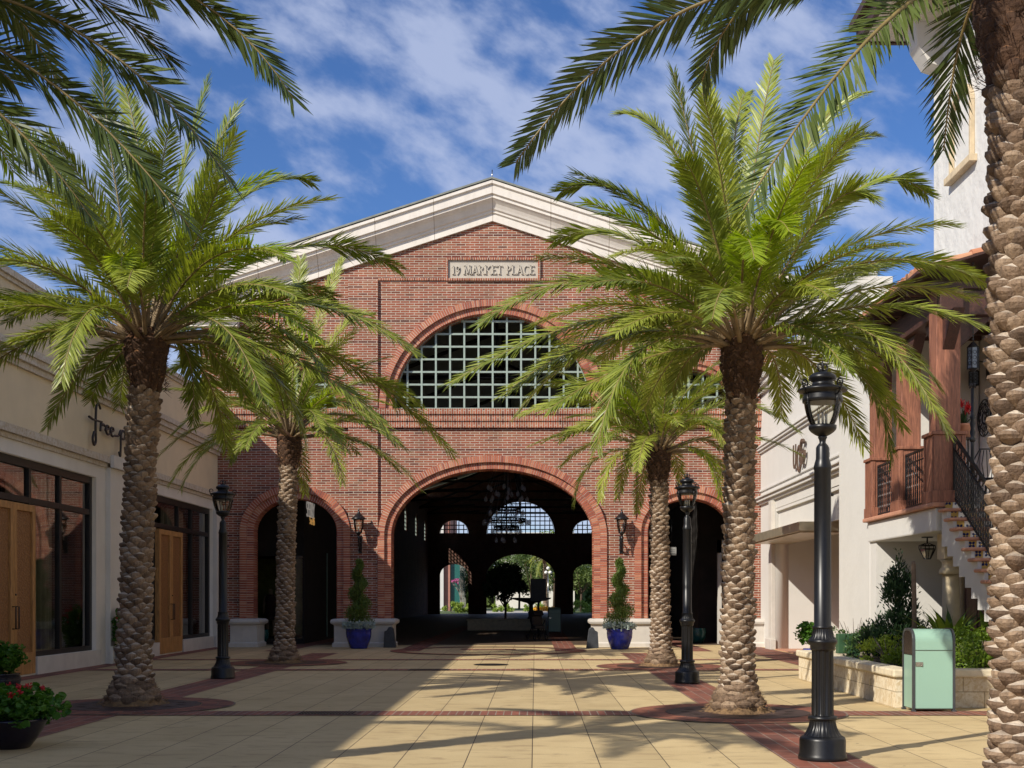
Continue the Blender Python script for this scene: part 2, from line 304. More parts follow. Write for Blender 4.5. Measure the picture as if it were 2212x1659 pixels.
class MB:
    def __init__(s): s.v = []; s.f = []; s.mi = []; s.sm = []
    def add(s, vs, fs, mi=0, sm=False):
        o = len(s.v); s.v += [tuple(v) for v in vs]
        for f in fs: s.f.append(tuple(i + o for i in f)); s.mi.append(mi); s.sm.append(sm)
        return s
    def box(s, x0, x1, y0, y1, z0, z1, mi=0, M4=None):
        vs = [(x, y, z) for z in (z0, z1) for y in (y0, y1) for x in (x0, x1)]
        if M4: vs = [M4 @ Vector(v) for v in vs]
        return s.add(vs, [(0, 2, 3, 1), (4, 5, 7, 6), (0, 1, 5, 4), (2, 6, 7, 3), (0, 4, 6, 2), (1, 3, 7, 5)], mi)
    def prism(s, poly, y0, y1, mi=0, plane='XZ'):
        n = len(poly); vs = []
        for y in (y0, y1):
            for a, b in poly:
                vs.append({'XZ': (a, y, b), 'YZ': (y, a, b), 'XY': (a, b, y)}[plane])
        fs = [tuple(range(n)), tuple(range(2 * n - 1, n - 1, -1))] + [(i, i + n, (i + 1) % n + n, (i + 1) % n) for i in range(n)]
        return s.add(vs, fs, mi)
    def lathe(s, prof, c=(0, 0, 0), seg=24, mi=0, flute=None, cap=True, sm=True):
        vs = []; n = len(prof)
        for (r, z) in prof:
            for k in range(seg):
                a = 2 * pi * k / seg; rr = r
                if flute and flute[0] <= z <= flute[1]: rr = r * (1 - flute[3] * (0.5 - 0.5 * cos(a * flute[2])))
                vs.append((c[0] + rr * cos(a), c[1] + rr * sin(a), c[2] + z))
        fs = [(i * seg + k, i * seg + (k + 1) % seg, (i + 1) * seg + (k + 1) % seg, (i + 1) * seg + k) for i in range(n - 1) for k in range(seg)]
        s.add(vs, fs, mi, sm)
        if cap:
            o = len(s.v) - n * seg
            s.f.append(tuple(o + k for k in range(seg - 1, -1, -1))); s.mi.append(mi); s.sm.append(False)
            s.f.append(tuple(o + (n - 1) * seg + k for k in range(seg))); s.mi.append(mi); s.sm.append(False)
        return s
    def tube(s, pts, r, seg=6, mi=0, sm=True, caps=True):
        pts = [Vector(p) for p in pts]; n = len(pts)
        rs = r if hasattr(r, '__len__') else [r] * n
        vs = []; up = None
        for i, p in enumerate(pts):
            t = (pts[min(i + 1, n - 1)] - pts[max(i - 1, 0)])
            if t.length < 1e-9: t = Vector((0, 0, 1))
            t.normalize()
            if up is None: up = t.orthogonal().normalized()
            up = (up - t * up.dot(t))
            if up.length < 1e-6: up = t.orthogonal()
            up.normalize(); b = t.cross(up)
            for k in range(seg):
                a = 2 * pi * k / seg; vs.append(p + (up * cos(a) + b * sin(a)) * rs[i])
        fs = [(i * seg + k, i * seg + (k + 1) % seg, (i + 1) * seg + (k + 1) % seg, (i + 1) * seg + k) for i in range(n - 1) for k in range(seg)]
        if caps: fs += [tuple(range(seg - 1, -1, -1)), tuple((n - 1) * seg + k for k in range(seg))]
        return s.add(vs, fs, mi, sm)
    def build(s, name, mats, parent=None, loc=None, bevel=0):
        me = bpy.data.meshes.new(name); me.from_pydata(s.v, [], s.f)
        if not isinstance(mats, (list, tuple)): mats = [mats]
        for m in mats: me.materials.append(m)
        me.polygons.foreach_set('material_index', s.mi); me.polygons.foreach_set('use_smooth', s.sm)
        me.update()
        o = bpy.data.objects.new(name, me); COL.objects.link(o)
        if parent: o.parent = parent
        if loc: o.location = loc
        if bevel:
            md = o.modifiers.new('bevel', 'BEVEL'); md.width = bevel; md.segments = 2; md.limit_method = 'ANGLE'; md.angle_limit = radians(40)
        return o
def thing(name, label, cat, loc=(0, 0, 0), rz=0, group=None):
    o = bpy.data.objects.new(name, None); COL.objects.link(o); o.location = loc; o.rotation_euler = (0, 0, rz)
    o.empty_display_size = 0.2
    o['label'] = label; o['category'] = cat
    if group: o['group'] = group
    return o
def tag(o, label, cat, group=None):
    o['label'] = label; o['category'] = cat
    if group: o['group'] = group
    return o
def struct(o, kind='structure'): o['kind'] = kind; return o
def copy_tree(o, parent=None):
    c = o.copy(); COL.objects.link(c)
    if parent: c.parent = parent
    for ch in [x for x in bpy.data.objects if x.parent == o]: copy_tree(ch, c)
    return c
def dup(o, loc, label, group=None, rz=None):
    c = copy_tree(o); c.location = loc; c['label'] = label
    if group: c['group'] = group
    if rz is not None: c.rotation_euler = (0, 0, rz)
    return c
def holed(name, outer, holes, y0, y1, mat, parent=None, plane='XZ', bevel=0):
    """flat sheet with holes, thickness y0..y1, in plane XZ (or YZ)"""
    cu = bpy.data.curves.new('tmp', 'CURVE'); cu.dimensions = '2D'; cu.fill_mode = 'BOTH'; cu.extrude = abs(y1 - y0) / 2
    for poly in [outer] + holes:
        sp = cu.splines.new('POLY'); sp.points.add(len(poly) - 1); sp.use_cyclic_u = True
        for i, (a, b) in enumerate(poly): sp.points[i].co = (a, b, 0, 1)
    ob = bpy.data.objects.new('tmp', cu); COL.objects.link(ob)
    dg = bpy.context.evaluated_depsgraph_get()
    me = bpy.data.meshes.new_from_object(ob.evaluated_get(dg)); bpy.data.objects.remove(ob); bpy.data.curves.remove(cu)
    ym = (y0 + y1) / 2
    for v in me.vertices:
        x, z, w = v.co
        v.co = (x, ym - w, z) if plane == 'XZ' else (ym + w, x, z)
    bm = bmesh.new(); bm.from_mesh(me); bmesh.ops.remove_doubles(bm, verts=bm.verts, dist=1e-4); bmesh.ops.recalc_face_normals(bm, faces=bm.faces); bm.to_mesh(me); bm.free()
    me.materials.clear(); me.materials.append(mat); me.name = name
    o = bpy.data.objects.new(name, me); COL.objects.link(o)
    if parent: o.parent = parent
    return o
def arch_poly(cx, a, b, zs, z0, n=40):
    """opening outline: jambs from z0 up to zs then half ellipse"""
    p = [(cx + a, z0)] if z0 < zs - 1e-6 else []
    p += [(cx + a * cos(pi * i / n), zs + b * sin(pi * i / n)) for i in range(n + 1)]
    if z0 < zs - 1e-6: p.append((cx - a, z0))
    return p
def strokes(mb, lines, w, y0, y1, fn, mi=0):
    """polyline strokes (2D) turned into solid bars; fn maps (u, v, depth)->3D"""
    for ln in lines:
        ww = w
        if isinstance(ln, tuple) and isinstance(ln[0], (int, float)): ww, ln = ln
        n = len(ln); Ls = []; Rs = []
        for i in range(n):
            a = Vector(ln[max(i - 1, 0)]); b = Vector(ln[min(i + 1, n - 1)]); d = (b - a)
            if d.length < 1e-9: d = Vector((1, 0))
            d.normalize(); nn = Vector((-d.y, d.x)) * ww / 2; p = Vector(ln[i])
            if i == 0: p = p - d * 0
            Ls.append(p + nn); Rs.append(p - nn)
        vs = []
        for dd in (y0, y1):
            for q in Ls + Rs: vs.append(fn(q.x, q.y, dd))
        m = 2 * n; fs = []
        for i in range(n - 1):
            fs += [(i, i + 1, n + i + 1, n + i), (m + i, m + n + i, m + n + i + 1, m + i + 1), (i, m + i, m + i + 1, i + 1), (n + i, n + i + 1, m + n + i + 1, m + n + i)]
        fs += [(0, n, m + n, m), (n - 1, m + n - 1, m + 2 * n - 1, 2 * n - 1)]
        mb.add(vs, fs, mi)
def arcpts(cx, cy, rx, ry, a0, a1, n=8): return [(cx + rx * cos(radians(a0 + (a1 - a0) * i / n)), cy + ry * sin(radians(a0 + (a1 - a0) * i / n))) for i in range(n + 1)]
# serif capitals, unit height 1
def S(x, y, w=0.16): return (0.07, [(x - w, y), (x + w, y)])
FONT = {
 '1': (0.4, [[(0.2, 0), (0.2, 0.95)], (0.08, [(0.05, 0.78), (0.2, 0.95)]), S(0.2, 0.03)]),
 '9': (0.6, [arcpts(0.28, 0.66, 0.2, 0.27, 0, 360, 14), [(0.48, 0.66), (0.42, 0.3), (0.2, -0.02)]]),
 'M': (0.95, [(0.09, [(0.1, 0), (0.17, 1)]), [(0.17, 1), (0.45, 0.05)], (0.09, [(0.45, 0.05), (0.72, 1)]), [(0.72, 1), (0.8, 0)], S(0.1, 0.03, .12), S(0.8, 0.03, .12), S(0.13, 0.97, .1), S(0.76, 0.97, .1)]),
 'A': (0.75, [(0.09, [(0.08, 0), (0.36, 1)]), [(0.36, 1), (0.64, 0)], (0.07, [(0.18, 0.33), (0.54, 0.33)]), S(0.08, 0.03, .12), S(0.64, 0.03, .12)]),
 'R': (0.72, [[(0.15, 0), (0.15, 1)], arcpts(0.17, 0.75, 0.3, 0.23, 90, -90, 8), [(0.3, 0.5), (0.62, 0.02)], S(0.15, 0.03, .13), (0.07, [(0.02, .97), (.2, .97)])]),
 'K': (0.78, [[(0.13, 0), (0.13, 1)], (0.07, [(0.17, 0.45), (0.62, 1)]), [(0.26, 0.56), (0.70, 0.0)], S(0.13, 0.03, .11), S(0.13, 0.97, .11)]),
 'E': (0.62, [[(0.15, 0), (0.15, 1)], (0.08, [(0.03, 0.96), (0.5, 0.96)]), (0.08, [(0.15, 0.52), (0.42, 0.52)]), (0.08, [(0.03, 0.04), (0.54, 0.04)]), (.06, [(.5, .85), (.5, 1)]), (.06, [(.54, 0), (.54, .18)])]),
 'T': (0.7, [[(0.32, 0), (0.32, 1)], (0.08, [(0.02, 0.96), (0.62, 0.96)]), S(0.32, 0.03, .13), (.06, [(.03, .82), (.03, 1)]), (.06, [(.61, .82), (.61, 1)])]),
 'P': (0.62, [[(0.15, 0), (0.15, 1)], arcpts(0.17, 0.73, 0.3, 0.25, 90, -90, 8), S(0.15, 0.03, .13)]),
 'L': (0.6, [[(0.15, 0), (0.15, 1)], (0.08, [(0.03, 0.04), (0.52, 0.04)]), S(0.15, 0.97, .12), (.06, [(.52, 0), (.52, .2)])]),
 'C': (0.72, [arcpts(0.38, 0.5, 0.3, 0.48, 50, 310, 14)]),
 'S': (0.6, [arcpts(0.28, 0.74, 0.2, 0.24, 30, 250, 8) + arcpts(0.28, 0.26, 0.22, 0.25, 80, -150, 8)]),
 'Y': (0.7, [[(0.05, 1), (0.33, 0.5), (0.33, 0)], (0.09, [(0.62, 1), (0.33, 0.5)]), S(0.33, 0.03, .12)]),
 'U': (0.72, [[(0.1, 1), (0.1, 0.35)] + arcpts(0.33, 0.3, 0.23, 0.28, 180, 360, 8) + [(0.56, 1)]]),
 'G': (0.78, [arcpts(0.38, 0.5, 0.3, 0.48, 45, 340, 14) + [(0.68, 0.48), (0.4, 0.48)]]),
 'i': (0.25, [[(0.1, 0), (0.1, 0.6)], [(0.1, 0.75), (0.1, 0.85)]]), 'n': (0.5, [[(0.08, 0), (0.08, 0.6)], [(0.08, 0.45), (0.22, 0.6), (0.38, 0.5), (0.38, 0)]]),
 'c': (0.45, [arcpts(0.25, 0.3, 0.18, 0.3, 50, 310, 8)]), 'e': (0.5, [[(0.07, 0.3), (0.4, 0.34)] + arcpts(0.24, 0.3, 0.17, 0.3, 10, 310, 8)]),
 '3': (0.5, [arcpts(0.2, 0.73, 0.19, 0.22, 150, -90, 8), arcpts(0.2, 0.26, 0.21, 0.26, 90, -150, 8)]),
 '5': (0.5, [[(0.42, 0.97), (0.1, 0.97), (0.08, 0.55)], arcpts(0.2, 0.3, 0.21, 0.29, 110, -150, 8)]), ' ': (0.35, [])}
def text(mb, txt, h, w, d0, d1, fn, mi=0, track=1.0):
    u = 0
    for ch in txt:
        adv, st = FONT[ch]
        ls = []
        for l in st:
            ww = w
            if isinstance(l, tuple) and isinstance(l[0], (int, float)): ww, l = l[0] * h, l[1]
            ls.append((ww, [(u + a * h, b * h) for a, b in l]))
        strokes(mb, ls, w, d0, d1, fn, mi); u += adv * h * track
    return u
def leafcloud(mb, pts, size, rnd, mi=0, aspect=0.5, up=0.3, fold=0.0):
    """scatter small kite leaves at pts (Vector list)"""
    for p in pts:
        d = Vector((rnd.gauss(0, 1), rnd.gauss(0, 1), rnd.gauss(0, 1) + up)).normalized()
        n = d.orthogonal().normalized(); n = Matrix.Rotation(rnd.uniform(0, 2 * pi), 3, d) @ n
        s = size * rnd.uniform(0.6, 1.35); w = s * aspect / 2
        mb.add([p, p + d * s * 0.45 + n * w, p + d * s, p + d * s * 0.45 - n * w], [(0, 1, 2, 3)], mi)
def ballpts(c, r, n, rnd, shell=0.55, squash=1.0):
    res = []
    for _ in range(n):
        d = Vector((rnd.gauss(0, 1), rnd.gauss(0, 1), rnd.gauss(0, 1))).normalized() * (shell + (1 - shell) * rnd.random()) * r
        d.z *= squash; d *= 1 + 0.35 * noise.noise(Vector(c) * 1.7 + d * (2.0 / max(r, 0.1)))
        res.append(Vector(c) + d)
    return res
# ================================================================ GROUND
FC = -1.4                      # facade centre X
def mat_ground():
    s = NT('tan_concrete'); p = s.pos(); sep = s.n('ShaderNodeSeparateXYZ'); s.l(p, sep.inputs[0])
    c = s.mix(s.ramp(s.noise(p, 0.9, 5), [(0.3, 0.0), (0.7, 1.0)]), (0.60, 0.465, 0.25), (0.51, 0.385, 0.20))
    c = s.mix(s.ramp(s.noise(s.mapv(p, (0.55, 1.6, 1)), 3.5, 6, 0.65, 0.6), [(0.52, 0.0), (0.70, 0.65)]), c, (0.30, 0.205, 0.11))
    c = s.mix(0.45, c, s.ramp(s.noise(p, 90, 3, 0.7), [(0.3, 0.65), (0.7, 1.2)]), 'MULTIPLY')
    c = s.mix(s.ramp(s.noise(p, 1.7, 8, 0.7), [(0.60, 0.0), (0.72, 0.6)]), c, (0.25, 0.18, 0.11))
    vd = s.n('ShaderNodeTexVoronoi'); vd.inputs['Scale'].default_value = 1.9; s.l(p, vd.inputs['Vector'])
    c = s.mix(s.math('MULTIPLY', s.math('LESS_THAN', vd.outputs['Distance'], 0.035), .75), c, (0.10, 0.075, 0.05))
    # slab-by-slab tone
    cell = s.math('FLOOR', s.math('DIVIDE', s.math('ADD', sep.outputs[0], 0.03), 0.65))
    wn = s.n('ShaderNodeTexWhiteNoise', noise_dimensions='1D'); s.l(cell, wn.inputs['W'])
    c = s.mix(1.0, c, s.ramp(wn.outputs[0], [(0, 0.88), (1, 1.05)]), 'MULTIPLY')
    m = s.math('ABSOLUTE', s.math('SUBTRACT', s.math('FLOORED_MODULO', s.math('ADD', sep.outputs[0], 0.03 + 0.325), 0.65), 0.325))
    j = s.math('LESS_THAN', m, 0.005)
    c = s.mix(j, c, (0.07, 0.05, 0.032))
    s.l(c, s.b.inputs['Base Color']); setp(s.b, Roughness=0.75); s.b.inputs['Specular IOR Level'].default_value = 0.3
    s.bump(s.math('SUBTRACT', s.noise(p, 120, 4), s.math('MULTIPLY', j, 3.0)), 0.25, 0.006); return s.m
M['ground'] = mat_ground()
def mat_paver(name, order, bw, rh, off=0.5, gap=0.006):
    s = NT(name); p = s.pos(); v = s.swz(p, order + '0'); br = s.n('ShaderNodeTexBrick'); s.l(v, br.inputs['Vector']); br.offset = off
    br.inputs['Scale'].default_value = 1; br.inputs['Brick Width'].default_value = bw; br.inputs['Row Height'].default_value = rh
    br.inputs['Mortar Size'].default_value = gap; br.inputs['Bias'].default_value = -0.1
    br.inputs['Color1'].default_value = (0.26, 0.085, 0.05, 1); br.inputs['Color2'].default_value = (0.13, 0.05, 0.035, 1); br.inputs['Mortar'].default_value = (0.28, 0.23, 0.18, 1)
    c = s.mix(0.7, br.outputs[0], s.ramp(s.noise(p, 7, 6, 0.7), [(0.3, 0.6), (0.7, 1.3)]), 'MULTIPLY')
    s.l(c, s.b.inputs['Base Color']); setp(s.b, Roughness=0.75); s.bump(s.math('SUBTRACT', s.noise(p, 60, 3), br.outputs[1]), 0.4, 0.006); return s.m
M['pave_y'] = mat_paver('paver_lengthwise', 'YX', 0.62, 0.19)
M['pave_x'] = mat_paver('paver_crosswise', 'YX', 4.0, 0.108, 0.0, 0.007)
def mat_ring():
    s = NT('ring_brick'); r = s.n('ShaderNodeNewGeometry').outputs['Random Per Island']; p = s.pos()
    c = s.ramp(r, [(0, (0.13, 0.05, 0.035)), (0.4, (0.22, 0.075, 0.045)), (1, (0.30, 0.11, 0.06))])
    s.l(s.mix(0.7, c, s.ramp(s.noise(p, 9, 5), [(0.3, 0.6), (0.7, 1.25)]), 'MULTIPLY'), s.b.inputs['Base Color']); setp(s.b, Roughness=0.75); return s.m
M['ringb'] = mat_ring()
M['ringm'] = mat_simple('paver_joint', (0.25, 0.20, 0.155), 0.9)
M['grate'] = mat_simple('rusty_grate', (0.075, 0.04, 0.03), 0.6, 0.2, var=0.3, scale=7, bump=0.2)
M['grass'] = mat_simple('garden_ground', (0.10, 0.14, 0.035), 0.95, var=0.3, scale=1.2)
g = MB().add([(-400, -200, 0), (400, -200, 0), (400, 700, 0), (-400, 700, 0)], [(0, 1, 2, 3)]).build('ground', M['ground']); struct(g)
def sheet(mb, x0, x1, y0, y1, z, mi=0): mb.add([(x0, y0, z), (x1, y0, z), (x1, y1, z), (x0, y1, z)], [(0, 1, 2, 3)], mi)
bl = MB()
for (x0, x1) in ((2.45, 3.2), (-6.42, -5.66)): sheet(bl, x0, x1, -8, 36.0, 0.004)
for (x0, x1) in ((0.6, 1.3), (-4.15, -3.45), (4.6, 5.3), (-8.1, -7.4)): sheet(bl, x0, x1, 37.2, 70, 0.004)
sheet(bl, -10.36, -9.85, -8, 40.5, 0.004); sheet(bl, 6.2, 7.3, 25.5, 40.5, 0.004); sheet(bl, -2.3, -0.6, 38.3, 39.1, 0.004)
struct(bl.build('brick_strip', M['pave_y']))
bx = MB()
for (y0, y1) in ((5.6, 6.25), (16.92, 17.56), (27.35, 27.95), (31.9, 32.4)): sheet(bx, -9.85, 7.2 if y0 > 20 else 9.0, y0, y1, 0.008)
struct(bx.build('brick_band', M['pave_x']))
def ringmesh(mb, cx, cy, r0, r1, rows, z, n, mi, a0=0, a1=2 * pi):
    for k in range(rows):
        ra = r0 + (r1 - r0) * k / rows + 0.005; rb = r0 + (r1 - r0) * (k + 1) / rows - 0.005; m = int(n * (1 + 0.15 * k))
        for i in range(m):
            b0 = a0 + (a1 - a0) * (i + 0.04 + 0.5 * (k % 2)) / m; b1 = a0 + (a1 - a0) * (i + 0.96 + 0.5 * (k % 2)) / m
            mb.add([(cx + r * cos(b), cy + r * sin(b), z) for r, b in ((ra, b0), (rb, b0), (rb, b1), (ra, b1))], [(0, 1, 2, 3)], mi)
PALMS = [(-5.95, 18.45), (-6.08, 30.5), (2.80, 17.3), (2.90, 29.0), (3.42, 8.8), (-5.95, 9.0)]
rg = MB()
for (x, y) in PALMS:
    rg.lathe([(1.0, 0.0121), (1.49, 0.0121)], (x, y, 0), 72, 1, cap=False, sm=False)
    ringmesh(rg, x, y, 1.0, 1.47, 2, 0.0161, 46, 0)
rg.lathe([(2.55, 0.0121), (2.95, 0.0121)], (FC, 37.6, 0), 90, 1, cap=False, sm=False); ringmesh(rg, FC, 37.6, 2.56, 2.94, 1, 0.0161, 100, 0)
struct(rg.build('brick_ring', [M['ringb'], M['ringm']]))
def tree_grate(x, y, lab):
    o = thing('tree_grate', lab, 'tree grate', (x, y, 0), group='round tree grates')
    m = MB(); m.lathe([(0.30, 0.022), (0.97, 0.022), (0.985, 0.018), (0.99, 0.012)], seg=64, cap=False, sm=False)
    m.build('grate_plate', M['grate'], o)
    sl = MB()
    for k in range(12):
        for q in range(-3, 4):
            a = 2 * pi * k / 12 + q * 0.04; c, s_ = cos(a), sin(a)
            sl.add([(r * c - t * s_, r * s_ + t * c, 0.0235) for r, t in ((0.66, -0.006), (0.78, -0.006), (0.78, 0.006), (0.66, 0.006))], [(0, 1, 2, 3)])
    sl.build('slot', M['soil'], o); return o
# manhole + drains
mh = MB(); mh.lathe([(0.0, 0.012), (0.40, 0.012), (0.42, 0.006)], seg=40, cap=False, sm=False)
for k in range(10): mh.lathe([(0.04 * k + 0.01, 0.016), (0.04 * k + 0.022, 0.016)], seg=40, cap=False, sm=False)
tag(mh.build('manhole_cover', M['iron'], loc=(-1.05, 29.75, 0)), 'round dark manhole cover set in the tan concrete before the central arch', 'manhole cover')
for i, (x, y, w, lab) in enumerate(((-2.85, 17.24, 0.42, 'long dark drain grate in the nearer brick band across the plaza'), (-2.35, 27.65, 0.45, 'long dark drain grate in the farther brick band across the plaza'))):
    d = MB(); d.box(-w, w, -0.22, 0.22, 0.0, 0.014)
    for k in range(18): d.box(-w + 0.04 + k * (2 * w - 0.08) / 18, -w + 0.06 + k * (2 * w - 0.08) / 18, -0.18, 0.18, 0.013, 0.018, 1)
    tag(d.build('drain_grate', [M['iron'], M['soil']], loc=(x, y, 0)), lab, 'drain grate', 'drain grates in the brick bands')

# ================================================================ MARKET HALL
FY = 41.0; SC = F / FY
hall = thing('market_hall', 'red brick market hall with white gabled cornice and arches closing the plaza', 'market hall', (FC, FY, 0))
HP = lambda o: setattr(o, 'parent', hall) or setattr(o, 'matrix_parent_inverse', Matrix.Translation((-FC, -FY, 0))) or o
XL, XR = -10.95, 8.15
OPEN = [('main', FC, 3.32, 2.2, 3.62), ('side', FC - 6.46, 1.375, 1.09, 3.76), ('side', FC + 6.46, 1.375, 1.09, 3.76)]
LUN = [(FC, 3.28, 3.13, 7.79), (FC - 6.46, 1.40, 1.32, 7.79), (FC + 6.46, 1.40, 1.32, 7.79)]
SL = 0.325; ZA = 13.93
def rz(x): return ZA - SL * abs(x - FC)
def wallpts(e=0.35): return [(XL, 0.0), (XR, 0.0), (XR, rz(XR) + e), (FC, ZA + e), (XL, rz(XL) + e)]
holes = [arch_poly(c, a, b, zs, -0.0 + 0.02) for _, c, a, b, zs in OPEN] + [arch_poly(c, a, b, zs, zs) for c, a, b, zs in LUN]
# main arches must open at the ground: cut the outline itself
def facade_outline():
    p = [(XL, 0.0)]
    for _, c, a, b, zs in sorted(OPEN, key=lambda t: t[1]):
        p += [(x, z) for x, z in reversed(arch_poly(c, a, b, zs, 0.0))]
    p += [(XR, 0.0), (XR, rz(XR) + .35), (FC, ZA + .35), (XL, rz(XL) + .35)]
    return p
HP(holed('front_wall', facade_outline(), [arch_poly(c, a, b, zs, zs) for c, a, b, zs in LUN] , FY, FY + 0.5, M['brick']))
# pilasters
for (a, b) in ((753, 817), (1310, 1373)):
    pl = MB()
    x0 = (a - 1156) / SC; x1 = (b - 1156) / SC
    pl.box(x0, x1, FY - 0.09, FY - 0.001, 0.9, 7.16)
    HP(pl.build('pilaster', M['brick'])); pl = MB(); pl.box(x0, x1, FY - 0.09, FY - 0.001, 7.82, 12.0); HP(pl.build('upper_pilaster', M['brick']))
# sill belt
bt = MB()
bt.box(XL - 0.02, XR + 0.02, FY - 0.20, FY - 0.002, 7.60, 7.775, 0); bt.box(XL, XR, FY - 0.15, FY - 0.003, 7.38, 7.60, 0); bt.box(XL, XR, FY - 0.11, FY - 0.004, 7.17, 7.38, 0)
HP(bt.build('belt_course', M['brick_v']))
bt = MB(); bt.box((817 - 1156) / SC, (1310 - 1156) / SC, FY - 0.05, FY - 0.003, 12.0, 12.07)
for z in (12.0 - 0.0,): pass
HP(bt.build('string_course', M['brick_v']))
def vous(mb, c, a, b, zs, z0, r0, r1, y0, y1, bt=0.062, gap=0.015):
    """individually laid bricks along an elliptical arch and its jambs"""
    N_ = 400; pts = [(cos(pi * i / N_) * a, sin(pi * i / N_) * b) for i in range(N_ + 1)]
    L_ = [0]
    for i in range(N_): L_.append(L_[-1] + math.dist(pts[i], pts[i + 1]))
    n = int(L_[-1] * (1 + r0 / a) / (bt + gap)); 
    def at(s_):
        t = s_ * L_[-1]; i = min(max(next((k for k in range(1, N_ + 1) if L_[k] >= t), N_), 1), N_)
        f = (t - L_[i - 1]) / (L_[i] - L_[i - 1] + 1e-12); th = pi * (i - 1 + f) / N_
        nx, nz = cos(th) / a, sin(th) / b; l = sqrt(nx * nx + nz * nz)
        return (c + a * cos(th), zs + b * sin(th)), (nx / l, nz / l)
    g_ = gap / (bt + gap) / 2
    for i in range(n):
        q = []
        for s_ in ((i + g_) / n, (i + 1 - g_) / n):
            p, nn = at(s_); q.append([(p[0] + nn[0] * r, p[1] + nn[1] * r) for r in (r0, r1)])
        jit = random.uniform(-0.004, 0.004)
        mb.prism([q[0][0], q[0][1], q[1][1], q[1][0]], y0 + jit, y1)
    if z0 < zs:
        m = int((zs - z0) / (bt + gap))
        for k in range(m):
            za = z0 + k * (zs - z0) / m + gap / 2; zb = z0 + (k + 1) * (zs - z0) / m - gap / 2; jit = random.uniform(-0.004, 0.004)
            for sgn in (-1, 1):
                xa, xb = sorted((c + sgn * (a + r0), c + sgn * (a + r1))); mb.box(xa, xb, y0 + jit, y1, za, zb)
random.seed(4)
for kind, c, a, b, zs in OPEN + [('lun', c, a, b, zs) for c, a, b, zs in LUN]:
    z0 = 0.92 if kind != 'lun' else zs
    big = kind in ('main',) or (kind == 'lun' and a > 2)
    w1, w2 = (0.215, 0.215) if big or kind == 'side' else (0.16, 0.14)
    m = MB()
    vous(m, c, a, b, zs, z0, -0.0, w1 - 0.006, FY - 0.055, FY + 0.12); vous(m, c, a, b, zs, z0, w1, w1 + w2, FY - 0.15, FY + 0.02)
    # soffit lining
    vous(m, c, a - 0.03, b - 0.03, zs, z0, 0.0, 0.028, FY + 0.0, FY + 0.48)
    arch = HP(m.build('arch_surround', M['vous']))
    mm = MB(); n = 60
    def shell(r, yy0, yy1, rr):
        P_ = arch_poly(c, a + r, b + r, zs, z0, n); Q_ = arch_poly(c, a + rr, b + rr, zs, z0, n)
        for i in range(len(P_) - 1):
            mm.add([(P_[i][0], yy0, P_[i][1]), (P_[i + 1][0], yy0, P_[i + 1][1]), (Q_[i + 1][0], yy0, Q_[i + 1][1]), (Q_[i][0], yy0, Q_[i][1]),
                    (P_[i][0], yy1, P_[i][1]), (P_[i + 1][0], yy1, P_[i + 1][1]), (Q_[i + 1][0], yy1, Q_[i + 1][1]), (Q_[i][0], yy1, Q_[i][1])],
                   [(0, 1, 2, 3), (3, 2, 6, 7), (0, 4, 5, 1)])
    shell(0.004, FY - 0.046, FY, w1 + 0.006); shell(w1 + 0.006, FY - 0.141, FY, w1 + w2 - 0.006)
    o = mm.build('mortar_bed', M['mortar']); o.parent = arch
# lattice windows
def lattice(c, a, b, zs, y, dx, dz, name='lattice_window', mt='lattice', t=0.03, fr=0.09):
    m = MB(); n = 48
    P_ = arch_poly(c, a - 0.035, b - 0.035, zs, zs, n); Q_ = arch_poly(c, a - fr, b - fr, zs + fr * .7, zs + fr * .7, n)
    for i in range(n):
        m.prism([P_[i], P_[i + 1], Q_[i + 1], Q_[i]], y - 0.05, y + 0.05)
    m.box(c - a + 0.04, c + a - 0.04, y - 0.055, y + 0.055, zs, zs + fr * .7)
    k = -int(a / dx)
    while k * dx < a:
        x = k * dx
        if abs(x) < a - fr: m.box(c + x - t, c + x + t, y - 0.04, y + 0.04, zs + .02, zs + (b - fr * .6) * sqrt(max(0, 1 - (x / (a - fr * .6)) ** 2)))
        k += 1
    k = 1
    while k * dz < b - fr:
        w = (a - fr * .6) * sqrt(max(0, 1 - (k * dz / (b - fr * .6)) ** 2)); m.box(c - w, c + w, y - 0.036, y + 0.036, zs + k * dz - t, zs + k * dz + t); k += 1
    return m
for c, a, b, zs in LUN: HP(lattice(c, a, b, zs, FY + 0.22, 0.468, 0.416).build('lattice_window', M['lattice']))
# gable cornice
prof = [(0, 0), (.10, 0), (.10, .24), (.16, .27), (.16, .33), (.22, .37), (.25, .44), (.31, .54), (.42, .64), (.46, .66), (.46, .75), (.53, .78), (.53, 1.05), (.60, 1.08), (.60, 1.18), (.0, 1.26)]
def rake(mb, x0, x1):
    vs = []; 
    for x in (x0, FC, x1):
        for o_, u in prof: vs.append((x, FY - o_, rz(x) + u))
    n = len(prof)
    fs = [(i, i + 1, n + i + 1, n + i) for i in range(n - 1)] + [(n + i, n + i + 1, 2 * n + i + 1, 2 * n + i) for i in range(n - 1)]
    fs += [tuple(range(n - 1, -1, -1)), tuple(range(2 * n, 3 * n))]
    mb.add(vs, fs)
cm = MB(); rake(cm, FC - 10.1, FC + 10.1)
for sg in (-1, 1):
    xa, xb = sorted((FC + sg * 10.1, FC + sg * 8.3))
    cm.box(xa, xb, FY - 0.50, FY + 0.001, 10.78, 10.98); cm.box(xa + .06, xb, FY - 0.44, FY + 0.001, 10.62, 10.78); cm.box(xa + .16, xb, FY - 0.3, FY + 0.001, 10.44, 10.62)
HP(cm.build('gable_cornice', M['cornice']))
cm = MB()
